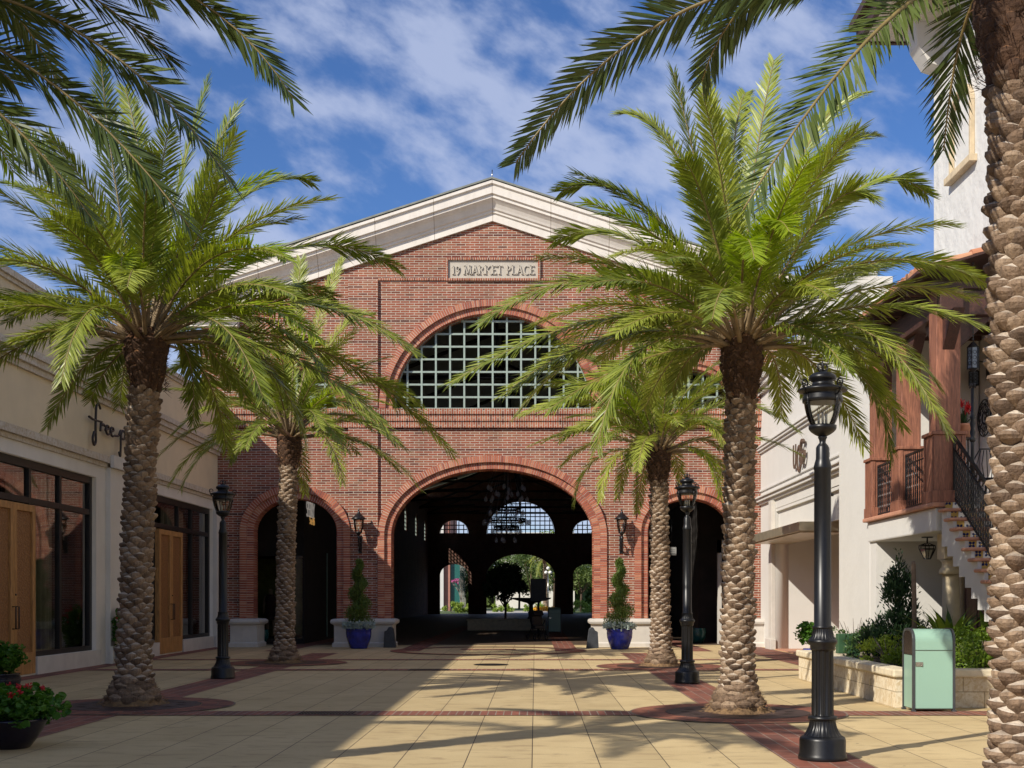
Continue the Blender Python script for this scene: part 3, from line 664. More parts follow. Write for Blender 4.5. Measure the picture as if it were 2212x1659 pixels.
for sg in (-1, 1):
    cm.add([(FC, FY - 0.63, ZA + 1.21), (FC + sg * 10.15, FY - 0.63, ZA + 1.21 - SL * 10.15), (FC + sg * 10.15, FY + 82, ZA + 1.21 - SL * 10.15), (FC, FY + 82, ZA + 1.21),
            (FC, FY - 0.63, ZA + 1.27), (FC + sg * 10.15, FY - 0.63, ZA + 1.27 - SL * 10.15), (FC + sg * 10.15, FY + 82, ZA + 1.27 - SL * 10.15), (FC, FY + 82, ZA + 1.27)],
           [(0, 1, 2, 3), (4, 7, 6, 5), (0, 4, 5, 1), (1, 5, 6, 2), (3, 2, 6, 7)])
HP(cm.build('roof', mat_simple('roof_metal', (0.25, 0.26, 0.22), 0.5, 0.3)))
rod = MB(); rod.tube([(FC, FY - 0.3, ZA + 1.2), (FC, FY - 0.3, ZA + 1.6)], 0.018, 6); HP(rod.build('lightning_rod', M['steel']))
# sign plaque
sx0 = (968 - 1156) / SC; sx1 = (1162 - 1156) / SC; sz0 = 12.06; sz1 = 12.66
sg = MB(); sg.box(sx0, sx1, FY - 0.02, FY - 0.001, sz0, sz1, 0)
plq = HP(sg.build('sign_plaque', mat_simple('plaque_stone', (0.50, 0.45, 0.37), 0.8, var=0.1, scale=3, bump=0.15)))
fr = MB()
for a in (0, 1):
    zz = sz0 - 0.075 if a == 0 else sz1
    n = 42
    for k in range(n): fr.box(sx0 - .07 + k * (sx1 - sx0 + .14) / n + .004, sx0 - .07 + (k + 1) * (sx1 - sx0 + .14) / n - .004, FY - 0.09, FY - 0.001, zz, zz + 0.072)
    xx = sx0 - 0.075 if a == 0 else sx1
    for k in range(8): fr.box(xx, xx + 0.072, FY - 0.088, FY - 0.001, sz0 + k * (sz1 - sz0) / 8 + .004, sz0 + (k + 1) * (sz1 - sz0) / 8 - .004)
o = fr.build('plaque_frame', M['brick_v']); o.parent = plq; o.matrix_parent_inverse = Matrix.Translation((-FC, -FY, 0)) 
o.matrix_parent_inverse = Matrix.Identity(4)
lt = MB()
wtot = sum(FONT[ch][0] for ch in '19 MARKET PLACE') 
hh = 0.29; tr = (sx1 - sx0 - 0.22) / (wtot * hh)
text(lt, '19 MARKET PLACE', hh, 0.036, -0.075, -0.015, lambda u, v, d: (sx0 + 0.12 + u, FY + d * .8, sz0 + 0.13 + v), 0, tr)
o = lt.build('lettering', mat_simple('plaque_letter', (0.50, 0.45, 0.37), 0.8, var=0.05)); o.parent = plq
# pier bases
def pier(x0, x1, mb):
    pr = [(0.62, 0), (0.62, 0.12), (0.57, 0.16), (0.57, 0.70), (0.60, 0.73), (0.66, 0.76), (0.68, 0.82), (0.66, 0.88), (0.60, 0.91), (0.1, 0.92)]
    for i in range(len(pr) - 1):
        (o0, z0), (o1, z1) = pr[i], pr[i + 1]; e0 = (o0 - 0.57); e1 = (o1 - 0.57)
        if i == len(pr) - 2: e1 = -0.15
        a0, b0, a1, b1 = x0 - e0, x1 + e0, x1 + 0 + e1, x0 - e1
        vs = [(x0 - e0, FY - o0, z0), (x1 + e0, FY - o0, z0), (x1 + e0, FY + 0.55 + e0, z0), (x0 - e0, FY + .55 + e0, z0), (x0 - e1, FY - o1, z1), (x1 + e1, FY - o1, z1), (x1 + e1, FY + .55 + e1, z1), (x0 - e1, FY + .55 + e1, z1)]
        mb.add(vs, [(0, 1, 5, 4), (1, 2, 6, 5), (2, 3, 7, 6), (3, 0, 4, 7)])
    mb.add([(x0 + .1, FY - .1, .919), (x1 - .1, FY - .1, .919), (x1 - .1, FY + .5, .919), (x0 + .1, FY + .5, .919)], [(0, 1, 2, 3)])
    for xx in (x0 + 0.45 * (x1 - x0),):
        mb.box(xx - 0.006, xx + 0.006, FY - 0.575, FY - 0.3, 0.16, 0.7, 1)
PS = F / 40.43
for (a, b) in ((495, 557), (719.5, 849), (1278, 1408), (1576, 1655)):
    m = MB(); pier((a - 1156) / PS + 0.03, (b - 1156) / PS - 0.03, m); HP(m.build('pier_base', [M['stone'], M['mortar']]))
# interior: side walls with arched clerestory windows, far wall, inner storefronts
HY1 = 121.0
cl = []
for k in range(9):
    yc = 47.5 + k * 8.8
    cl.append((yc, 1.25, 0.9, 8.0))
for sgn, X in ((-1, XL + 0.45), (1, XR - 0.45)):
    hl = [[(y, z) for y, z in arch_poly(yc, a, b, zs, 7.0)] for yc, a, b, zs in cl]
    w = holed('side_wall', [(FY + 0.5, 0.0), (HY1, 0.0), (HY1, 11.4), (FY + 0.5, 11.4)], hl, X - 0.15, X + 0.15, M['hallwall'], plane='YZ'); HP(w)
    for yc, a, b, zs in cl:
        m = MB()
        for q in range(-4, 5):
            yy = yc + q * 0.28; hgt = zs + b * sqrt(max(0, 1 - ((q * .28) / a) ** 2))
            if abs(q * .28) < a: m.box(X - 0.03, X + 0.03, yy - 0.035, yy + 0.035, 7.0, hgt)
        for z in (7.0, 7.33, 7.66, 8.0, 8.33, 8.66):
            hw = a if z <= zs else a * sqrt(1 - ((z - zs) / b) ** 2); m.box(X - 0.026, X + 0.026, yc - hw, yc + hw, z - 0.035, z + 0.035)
        HP(m.build('clerestory_window', M['lattice']))
def far_outline():
    p = [(XL, 0.0)]
    for _, c, a, b, zs in sorted(OPEN, key=lambda t: t[1]): p += list(reversed(arch_poly(c, a, b, zs, 0.0)))
    return p + [(XR, 0.0), (XR, rz(XR) + 1.1), (FC, ZA + 1.1), (XL, rz(XL) + 1.1)]
HP(holed('end_wall', far_outline(), [arch_poly(c, a, b, zs, zs) for c, a, b, zs in LUN], HY1, HY1 + 0.5, M['hallwall_x']))
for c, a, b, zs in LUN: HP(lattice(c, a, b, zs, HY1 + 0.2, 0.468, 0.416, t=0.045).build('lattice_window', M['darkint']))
# inner storefronts beside the entrance
for sgn, X0, X1 in ((-1, XL + 0.62, -8.0), (1, 5.9, XR - 0.62)):
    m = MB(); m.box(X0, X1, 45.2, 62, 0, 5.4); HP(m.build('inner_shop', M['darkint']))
ch = MB()   # trusses / roof members
for k in range(10):
    y = 46 + k * 8.2
    for sg_ in (-1, 1):
        ch.tube([(FC + sg_ * 9.2, y, 9.6), (FC, y, 13.2)], 0.09, 5); ch.tube([(FC + sg_ * 9.2, y, 9.6), (FC + sg_ * 4, y, 9.9)], 0.07, 5)
    ch.tube([(FC - 9.2, y, 9.7), (FC + 9.2, y, 9.7)], 0.08, 5); ch.tube([(FC, y, 9.7), (FC, y, 13.2)], 0.06, 5)
HP(ch.build('roof_truss', M['iron']))

hf = MB(); sheet(hf, XL + .5, XR - .5, 42.3, 122.5, 0.003); struct(hf.build('hall_floor', mat_simple('hall_floor_brick', (0.13, 0.085, 0.055), 0.6, var=.2, scale=3)))
# ================================================================ LEFT SHOP (cream)
LX = -10.38
shop = thing('cream_shop', 'long cream stucco shop with stone string courses and dark framed windows on the left', 'shop building', (LX, 28, 0))
SP = lambda o: setattr(o, 'parent', shop) or setattr(o, 'matrix_parent_inverse', Matrix.Translation((-LX, -28, 0))) or o
M['dispint'] = mat_simple('display_wall', (0.10, 0.10, 0.07), 0.9, var=.2, scale=1)
M['drape'] = mat_simple('linen_drape', (0.30, 0.29, 0.22), 0.95, var=.25, scale=2)
M['shopglass2'] = mat_clear('display_glass', 0.18)
WB = [(5.0, 12.2), (14.8, 20.3), (22.0, 29.56), (32.4, 40.25)]
hl = [[(a, 0.36), (b, 0.36), (b, 4.45), (a, 4.45)] for a, b in WB]
SP(holed('lower_wall', [(-16, 0.0), (40.99, 0.0), (40.99, 4.74), (-16, 4.74)], hl, LX - 0.35, LX, M['cream_pale'], plane='YZ'))
m = MB(); m.box(LX - 0.35, LX - 0.03, -16, 40.98, 4.742, 6.24); m.box(LX - 0.35, LX - 0.02, -16, 40.98, 6.64, 7.85); m.box(LX - 8, LX - 7.7, -16, 60, 0, 7.8); m.box(LX - 8, LX - 0.352, -16, 40.99, 7.6, 7.8); SP(m.build('upper_wall', M['cream']))
m = MB()
for z0, z1, o_ in ((4.74, 4.84, 0.05), (4.842, 5.0, 0.13), (6.24, 6.36, 0.05), (6.362, 6.50, 0.13), (6.502, 6.64, 0.19)): m.box(LX - 0.36, LX + o_, -16, 40.985, z0, z1)
SP(m.build('string_course', M['trim']))
m = MB()
for z0, z1, o_ in ((7.852, 7.93, 0.04), (7.932, 8.06, 0.10)): m.box(LX - 0.5, LX + o_, -16, 40.985, z0, z1)
SP(m.build('parapet_cornice', M['trim']))
for (a, b) in ((30.2, 31.35), (12.9, 14.1), (40.26, 40.98), (20.6, 21.7)):
    m = MB()
    m.box(LX + 0.001, LX + 0.12, a, b, 0, 4.738); m.box(LX + 0.121, LX + 0.20, a - 0.05, b + 0.05 if b < 40 else b, 0, 0.42); m.box(LX + 0.131, LX + 0.22, a - 0.03, b + 0.03 if b < 40 else b, 4.742, 5.04); SP(m.build('pilaster', M['cream_pale']))
def storefront(a, b, door, mull, key):
    fr_ = MB(); x0, x1 = LX - 0.22, LX - 0.10
    fr_.box(x0, x1, a, b, 4.28, 4.45); fr_.box(x0, x1, a, a + 0.13, 0.36, 4.28); fr_.box(x0, x1, b - 0.15, b, 0.36, 4.28); fr_.box(x0, x1, a + .13, b - .15, 0.36, 0.47)
    ys = [door[0], door[1]] + mull
    for y in ys: fr_.box(x0 + .004, x1 - .004, y - 0.06, y + 0.06, 0.47, 4.28)
    fr_.box(x0 + .008, x1 - .008, a + .13, b - .15, 3.55, 3.68)
    f = SP(fr_.build('window_frame', M['bronze'], bevel=0.004))
    g_ = MB(); g_.add([(LX - .16, a + .1, .4), (LX - .16, b - .1, .4), (LX - .16, b - .1, 4.35), (LX - .16, a + .1, 4.35)], [(0, 1, 2, 3)])
    o = g_.build('glass_pane', M['shopglass2']); o.parent = f
    im = MB(); im.box(LX - 3.0, LX - 2.9, a - .5, b + .5, 0, 4.6); im.box(LX - 2.9, LX - .36, a - .3, a - .2, 0, 4.6); im.box(LX - 2.9, LX - .36, b + .2, b + .3, 0, 4.6); im.box(LX - 2.9, LX - .36, a - .2, b + .2, .2, .3); im.box(LX - 2.9, LX - .36, a - .2, b + .2, 4.5, 4.6)
    o = im.build('display_interior', M['dispint']); o.parent = f
    cu_ = MB(); ys_ = [door[1] + .3 + q * .035 for q in range(int((b - door[1] - 1.1) / .035))]; vs = []
    for q, y in enumerate(ys_): xx = LX - .75 + .06 * sin(q * .9) + .03 * sin(q * .37 + key); vs += [(xx, y, .32), (xx, y, 4.3)]
    cu_.add(vs, [(2 * q, 2 * q + 2, 2 * q + 3, 2 * q + 1) for q in range(len(ys_) - 1)], 0, True); o = cu_.build('drape', M['drape']); o.parent = f
    # double door
    dm = MB(); mid = (door[0] + door[1]) / 2
    for (p, q) in ((door[0] + .05, mid - .004), (mid + .004, door[1] - .05)):
        dx = LX + 0.03
        dm.box(LX - 0.10, dx, p, p + .15, 0.04, 3.5); dm.box(LX - 0.10, dx, q - .15, q, 0.04, 3.5)
        dm.box(LX - 0.10, dx, p + .15, q - .15, 3.36, 3.5); dm.box(LX - 0.10, dx, p + .15, q - .15, 0.04, 0.48)
        dm.box(LX - 0.08, LX - 0.02, p + .15, q - .15, 0.48, 3.36, 1)
    d = SP(dm.build('double_door', [M['doorwood'], M['carved']], bevel=0.004))
    hm = MB()
    for sg_ in (-1, 1):
        y = mid + sg_ * 0.075
        hm.tube([(LX + .03, y, .98), (LX + .10, y, .98), (LX + .10, y, 1.42), (LX + .03, y, 1.42)], 0.014, 6)
    hm.tube([(LX + .03, mid + .075, 1.66), (LX + .045, mid + .075, 1.66)], 0.022, 8)
    o = hm.build('handle', M['iron']); o.parent = d
    pm = MB(); pm.box(LX + .001, LX + .05, a - .1, door[0], 0, .365); SP(pm.build('plinth', M['stone'])); pm = MB(); pm.box(LX + .001, LX + .05, door[1], b + .2, 0, .365)
    SP(pm.build('plinth', M['stone']))
    dm2 = MB(); dm2.lathe([(0.03, 0), (0.03, .02)], seg=10)
storefront(22.0, 29.56, (23.7, 25.95), [27.62], 0)
storefront(32.4, 40.25, (34.4, 36.75), [38.2], 1)
storefront(14.8, 20.3, (16.3, 18.5), [], 2); storefront(5.0, 12.2, (7.6, 9.8), [], 3)
# script sign (free people)
def script(lines, fn, r, name, mt):
    m = MB()
    for ln in lines:
        P_ = [Vector(p) for p in ln]; q = []
        for i in range(len(P_) - 1):      # catmull-rom
            p0 = P_[max(i - 1, 0)]; p1 = P_[i]; p2 = P_[i + 1]; p3 = P_[min(i + 2, len(P_) - 1)]
            for k in range(5):
                t = k / 5; q.append(0.5 * ((2 * p1) + (p2 - p0) * t + (2 * p0 - 5 * p1 + 4 * p2 - p3) * t * t + (3 * p1 - p0 - 3 * p2 + p3) * t ** 3))
        q.append(P_[-1]); m.tube([fn(p.x, p.y) for p in q], r, 6)
    return m.build(name, mt)
def e_(x): return [(x, .22), (x + .22, .35), (x + .2, .5), (x + .08, .48), (x + .03, .25), (x + .15, .02), (x + .34, .12)]
FP = [[(.62, 1.3), (.5, 1.55), (.36, 1.35), (.32, .8), (.3, .1), (.32, -.6), (.2, -.85), (.12, -.5), (.22, -.1)], [(-.12, .62), (.2, .55), (.72, .6)],
      [(.62, .05), (.66, .5), (.72, .42), (.8, .5), (.92, .44)], e_(.95), e_(1.28), [(1.6, .1), (1.85, .16)],
      [(1.9, .2), (2.05, .55), (2.05, .1), (2.02, -.95), (1.92, -.75)], [(2.05, .3), (2.2, .58), (2.38, .45), (2.3, .12), (2.08, .08)], e_(2.42),
      [(2.98, .5), (2.8, .42), (2.78, .15), (2.95, .02), (3.1, .2), (3.05, .45), (2.95, .5)], [(3.25, .5), (3.25, .1), (3.22, -.95)], [(3.25, .35), (3.42, .58), (3.58, .4), (3.48, .1), (3.27, .08)],
      [(3.65, .1), (3.85, .7), (3.82, 1.35), (3.74, 1.2), (3.74, .2), (3.85, .02)], e_(3.92)]
k_ = 0.42
s1 = script(FP, lambda u, v: (LX + 0.09, 28.95 + u * 1.02, 5.52 + v * k_), 0.029, 'script_sign', M['letter']); SP(s1)
# ================================================================ RIGHT WHITE SHOP (bronze letters)
RX = 7.4
ws = thing('white_shop', 'white stucco shop with dark bronze wall letters and a deep door recess on the right', 'shop building', (RX, 34, 0))
WP = lambda o: setattr(o, 'parent', ws) or setattr(o, 'matrix_parent_inverse', Matrix.Translation((-RX, -34, 0))) or o
WP(holed('street_wall', [(27.6, 0), (28.0, 0), (28.0, 4.35), (38.5, 4.35), (38.5, 0.0), (40.99, 0.0), (40.99, 8.2), (27.6, 8.2)], [], RX, RX + 0.4, M['whitef'], plane='YZ'))
m = MB(); m.box(RX + 2.0, RX + 2.3, 27.6, 38.9, 0, 4.6); m.box(RX + .401, RX + 2.0, 38.51, 38.9, 0, 4.34); m.box(RX + .401, RX + 2.0, 27.6, 27.99, 0, 4.34); m.box(RX + .401, RX + 2.3, 27.6, 38.9, 4.345, 4.6); m.box(RX + .401, RX + 7, 27.6, 40.99, 7.4, 7.6)
WP(m.build('recess_wall', M['whitef']))
m = MB(); m.box(RX - .02, RX + 2.0, 28.0, 38.5, 0.0, 0.03); WP(m.build('threshold', M['terra']))
# tall entrance glazing deep in the recess
m = MB(); m.box(RX + .10, RX + .16, 28.0, 38.5, 3.53, 4.345); m.box(RX + .02, RX + .10, 28.0, 38.5, 4.25, 4.345); WP(m.build('transom_panel', M['whitef']))
m = MB(); m.box(RX + 1.9, RX + 1.99, 28.2, 31.2, 0.1, 3.7); WP(m.build('recess_door', M['glass']))
m = MB()
for z0, z1, o_ in ((4.62, 4.70, .08), (4.702, 4.80, .16), (4.802, 4.86, .22), (5.05, 5.12, .05), (6.30, 6.38, .06), (6.382, 6.46, .12), (6.462, 6.52, .16)): m.box(RX - o_, RX + .01, 27.6, 40.99, z0, z1)
for z0, z1, o_ in ((8.202, 8.34, .10), (8.342, 8.50, .20), (8.502, 8.70, .28)): m.box(RX - o_, RX + .5, 27.6, 40.99, z0, z1)
WP(m.build('moulding', M['whitef'], bevel=0.012))
m = MB(); m.box(8.2, 9.05, 34, 39, 7.61, 10.0); m.box(8.08, 9.15, 33.88, 39, 10.002, 10.25); m.box(7.98, 9.25, 33.78, 39, 10.252, 10.52); WP(m.build('raised_parapet', M['whitef']))
m = MB(); m.box(RX - .12, RX + .001, 38.5, 39.0, 0, 4.6); m.box(RX - .17, RX + .0005, 38.42, 39.3, 0, 0.32); WP(m.build('door_jamb', M['stone'], bevel=0.01))
m = MB(); m.box(RX - 0.75, RX + .4, 31.5, 38.45, 3.28, 3.52); m.box(RX - 0.70, RX + .4, 31.55, 38.40, 3.24, 3.279); WP(m.build('canopy', M['brass'], bevel=0.01))
m = MB()
def uggfn(u, v, d): return (RX - 0.04 - d, 35.55 - u, 5.26 + v)
text(m, 'U', 0.66, 0.078, 0.012, 0.04, uggfn); text(m, 'G', 0.72, 0.078, 0.012, 0.05, lambda u, v, d: uggfn(u * 1.25 + .52, v - .16, d)); text(m, 'G', 0.66, 0.078, 0.02, 0.09, lambda u, v, d: uggfn(u * 1.25 + 1.08, v, d)); WP(m.build('wall_lettering', M['ugg']))
m = MB(); m.box(RX - .12, RX, 31.4, 31.5, 5.1, 5.25); m.tube([(RX - .12, 32.9, 7.1), (RX - .02, 32.9, 7.15)], .05, 8); WP(m.build('camera_housing', M['iron']))

# ================================================================ BALCONY HOUSE
BX = 6.70
bh = thing('balcony_house', 'white stucco house with cedar posted balcony, tiled roof, tower and outside stairs', 'house', (BX, 23, 0))
BP = lambda o: setattr(o, 'parent', bh) or setattr(o, 'matrix_parent_inverse', Matrix.Translation((-BX, -23, 0))) or o
m = MB(); m.box(BX, 8.89, 25.0, 27.59, 0, 7.3); BP(m.build('corner_wall', M['white'], bevel=0.04))
m = MB(); m.box(BX + .0, 12, 24.55, 24.98, 0, 2.8); BP(m.build('alcove_wall', M['white']))
m = MB(); m.box(8.9, 16, 6.0, 27.9, 0, 15.2); BP(m.build('tower_wall', M['trowel']))
# tower window
tw = MB(); yc = 25.95; 
P_ = arch_poly(yc, .66, .5, 11.7, 10.55, 20); Q_ = arch_poly(yc, .57, .41, 11.7, 10.55, 20)
for i in range(len(P_) - 1): tw.prism([P_[i], P_[i + 1], Q_[i + 1], Q_[i]], 8.80, 8.899, 0, 'YZ')
tw.box(8.74, 8.899, yc - .8, yc + .8, 10.40, 10.545); twf = BP(tw.build('tower_window', mat_simple('sandstone_trim', (0.62, 0.50, 0.33), 0.8, bump=0.1), bevel=0.01))
# tower eave
m = MB(); m.box(7.55, 16.5, 5.0, 29.1, 14.55, 14.75, 0); m.box(7.5, 7.62, 5.0, 29.2, 14.5, 14.95, 1); m.box(7.62, 16, 29.1, 29.2, 14.5, 14.95, 1); m.box(7.35, 7.52, 5.0, 29.3, 14.85, 15.02, 1)
for k in range(5): m.box(8.2, 8.9, 27.0 - k * 1.6, 27.25 - k * 1.6, 14.2, 14.548, 0)
BP(m.build('tower_eave', [M['cream_pale'], M['darkbeam']]))
cb = MB(); cb.prism([(8.9, 13.2), (8.6, 13.3), (8.35, 13.7), (8.3, 14.2), (8.9, 14.2)], 27.3, 27.85, 0); BP(cb.build('corbel', M['whitef']))
# balcony slab
bz = 3.16
m = MB(); m.prism([(BX - .05, 20.75), (BX - .05, 24.99), (8.88, 24.99), (8.88, 20.75)], 2.70, bz - .06, 0, 'XY')
BP(m.build('balcony_slab', M['white'], bevel=0.03))
m = MB(); m.prism([(BX - .13, 20.67), (BX - .13, 25.10), (BX - .001, 25.10), (8.88, 24.98), (8.88, 20.67)], bz - .058, bz + .02, 0, 'XY'); BP(m.build('terracotta_edge', M['terra'], bevel=0.02))
# posts
posts = [(BX + .17, 20.97), (BX + .17, 23.0), (BX + .17, 24.85)]
for i, (x, y) in enumerate(posts):
    m = MB(); w = 0.175 if i else 0.2
    def fr4(r, z0, z1, mb=m): mb.box(x - r, x + r, y - r, y + r, z0, z1)
    fr4(w, 4.36, 6.75); fr4(w + .06, bz + .22, 4.30); fr4(w + .09, bz + .021, bz + .22); fr4(w + .10, 4.302, 4.358)
    for sx in (-1, 1):      # raised stiles on the pedestal
        m.box(x + sx * (w + .03) - .035, x + sx * (w + .03) + .035, y - w - .075, y - w - .061, bz + .22, 4.30)
        m.box(x - w - .075, x - w - .061, y + sx * (w + .03) - .035, y + sx * (w + .03) + .035, bz + .22, 4.30)
    BP(m.build('balcony_post', M['cedar'], bevel=0.012))
m = MB(); m.box(BX - .02, BX + .36, 20.6, 25.2, 6.30, 6.72); m.box(BX + .361, 8.88, 20.75, 21.1, 6.3, 6.7)
for i, (x, y) in enumerate(posts):
    for sg_ in (-1, 1):
        if i == 2 and sg_ > 0: continue
        m.prism([(y + sg_ * .18, 5.7), (y + sg_ * .75, 6.3), (y + sg_ * .18, 6.3)], x - .1, x + .1, 0, 'YZ')
m.prism([(BX + .37, 5.75), (BX + .95, 6.3), (BX + .37, 6.3)], 20.86, 21.08, 0)
for k in range(9): m.box(BX - .38, 8.88, 20.7 + k * .52, 20.78 + k * .52, 6.722, 6.84)
BP(m.build('balcony_beam', M['darkbeam'], bevel=0.01))
# tile roof of the loggia
def mat_rtile():
    s = NT('roof_tile'); p = s.pos(); r = s.n('ShaderNodeNewGeometry').outputs['Random Per Island']
    s.l(s.ramp(r, [(0, (0.26, 0.09, 0.05)), (0.5, (0.42, 0.17, 0.09)), (1, (0.5, 0.26, 0.15))]), s.b.inputs['Base Color']); setp(s.b, Roughness=0.8); return s.m
M['rtile'] = mat_rtile()
m = MB()
ny = 22; nx = 6
for i in range(ny):
    y = 20.45 + i * 0.25
    for k in range(nx):
        x = 6.22 + k * 0.45; z = 6.92 + k * 0.45 * 0.30
        vs = []; 
        for (xx, zz, rr) in ((x, z, .13), (x + .5, z + .5 * .3 - .02, .105)):
            for q in range(7): a = pi * q / 6; vs.append((xx, y + rr * cos(a), zz + rr * sin(a) * .8))
        m.add(vs, [(q, q + 1, 8 + q, 7 + q) for q in range(6)] + [tuple(range(6, -1, -1))], 0, False)
m.add([(6.2, 20.3, 6.86), (6.2, 25.98, 6.86), (8.89, 25.98, 7.67), (8.89, 20.3, 7.67), (6.2, 20.3, 6.90), (6.2, 25.98, 6.90), (8.89, 25.98, 7.71), (8.89, 20.3, 7.71)], [(0, 1, 2, 3), (4, 7, 6, 5), (0, 4, 5, 1), (0, 3, 7, 4)], 1)
BP(m.build('loggia_roof', [M['rtile'], M['darkbeam']]))
# railings
def railing(p0, p1, drop=0.0, n=14, name='railing', h=1.0):
    p0 = Vector(p0); p1 = Vector(p1); m = MB(); d = (p1 - p0)
    def pt(t, z): return p0 + d * t + Vector((0, 0, z))
    m.tube([pt(0, h), pt(1, h)], 0.026, 4, sm=False); m.tube([pt(0, h - .16), pt(1, h - .16)], 0.016, 4, sm=False); m.tube([pt(0, .06), pt(1, .06)], 0.018, 4, sm=False)
    for i in range(n):
        t = (i + .5) / n; b = pt(t, .06); q = []
        L_ = h - .06; ns = 22; vs = []
        for k in range(ns + 1):
            z = L_ * k / ns; a = k * 0.62; r = 0.0125
            for c in range(4): an = a + c * pi / 2; vs.append((b.x + r * cos(an), b.y + r * sin(an), b.z + z))
        m.add(vs, [(k * 4 + c, k * 4 + (c + 1) % 4, k * 4 + 4 + (c + 1) % 4, k * 4 + 4 + c) for k in range(ns) for c in range(4)])
    for t in (0, 1): m.tube([pt(t, 0), pt(t, h)], 0.02, 4, sm=False)
    return BP(m.build(name, M['iron']))
railing((BX + .05, 21.25, bz + .02), (BX + .05, 22.75, bz + .02), n=12); railing((BX + .05, 23.27, bz + .02), (BX + .05, 24.6, bz + .02), n=11)
# stairs
sxa = 6.72; sxb = 8.1; nst = 17; run = 0.28; rise = 0.171; sy = 20.66
tread = MB(); body = MB(); tl = MB()
prof_ = []
for k in range(nst):
    y1 = sy - k * run; zt = 3.06 - k * rise
    tread.box(sxa - .07, sxb, y1 - run - .05, y1, zt - .055, zt)
    body.box(sxa, sxb, y1 - run, y1, max(0, zt - .62), zt - .056)
    tl.box(sxa + .06, sxb, y1 - .006, y1 + .0005, zt, zt + rise - .056)
    if zt - rise < 0.05: break
BP(tread.build('stair_tread', M['terra'], bevel=0.022)); BP(body.build('stair_body', M['white'])); BP(tl.build('riser_tile', M['tile']))
m = MB()
def sp(t, z): return Vector((sxa + .22, sy - .1 - t * run, 3.06 - t * rise + z))
m.tube([sp(-.5, 1.12), sp(13, 1.12)], .03, 4, sm=False); m.tube([sp(-.5, .92), sp(13, .92)], .016, 4, sm=False); m.tube([sp(-.3, .12), sp(13, .12)], .02, 4, sm=False)
for k in range(52):
    t = -.3 + k * .26; b = sp(t, .12); vs = []
    for q in range(19):
        a = q * .62
        for c in range(4): an = a + c * pi / 2; vs.append((b.x + .0125 * cos(an), b.y + .0125 * sin(an), b.z + q * .8 / 18))
    m.add(vs, [(q * 4 + c, q * 4 + (c + 1) % 4, q * 4 + 4 + (c + 1) % 4, q * 4 + 4 + c) for q in range(18) for c in range(4)])
for k in range(13):     # scrolls under the string and small rings between the rails
    c = sp(k + .4, .0); pts = [c + Vector((0, cos(a) * (.02 + .011 * a), sin(a) * (.02 + .011 * a))) for a in [q * .5 for q in range(14)]]
    m.tube(pts, .012, 4)
    for w in (0.0, .5):
        c = sp(k + w, 1.02); m.tube([c + Vector((0, .07 * cos(a), .07 * sin(a))) for a in [q * pi / 5 for q in range(11)]], .008, 4)
m.tube([sp(-.5, 1.12), sp(-.5, 0)], .026, 4, sm=False)
BP(m.build('stair_railing', M['iron']))
# column, arch soffit, side door
m = MB(); m.box(6.95, 7.30, 21.2, 21.6, 2.26, 2.69, 0); m.lathe([(.20, 2.0), (.20, 2.06), (.17, 2.1), (.15, 2.14), (.15, 2.2), (.19, 2.25)], (7.12, 21.4, 0), 20); m.lathe([(.145, .1), (.15, 1.0), (.14, 2.0)], (7.12, 21.4, 0), 20); m.lathe([(.2, 0), (.2, .1), (.16, .14)], (7.12, 21.4, 0), 20)
BP(m.build('column', mat_simple('sand_plaster', (0.60, 0.49, 0.32), 0.85, var=0.06, bump=0.2)))
m = MB(); m.box(6.86, 6.98, 22.8, 24.55, .3, 2.5); BP(m.build('downpipe', M['bronze'])) if False else None
m = MB(); m.box(7.45, 8.88, 21.9, 22.1, 0, 2.69); BP(m.build('cross_wall', mat_simple('buff_plaster', (0.55, 0.46, 0.33), 0.85)))  # buff plaster, same base tone over the whole wall
m = MB(); m.box(7.52, 8.5, 21.84, 21.898, .2, 2.15)
for k in range(5): m.box(7.53 + k * .195, 7.53 + k * .195 + .18, 21.80, 21.839, .22, 2.13)
d = BP(m.build('plank_door', M['olddoor'])); hm = MB(); hm.tube([(7.75, 21.79, 1.25), (7.75, 21.72, 1.22), (7.75, 21.72, 1.02), (7.75, 21.79, 1.0)], .014, 6); o = hm.build('handle', M['iron']); o.parent = d
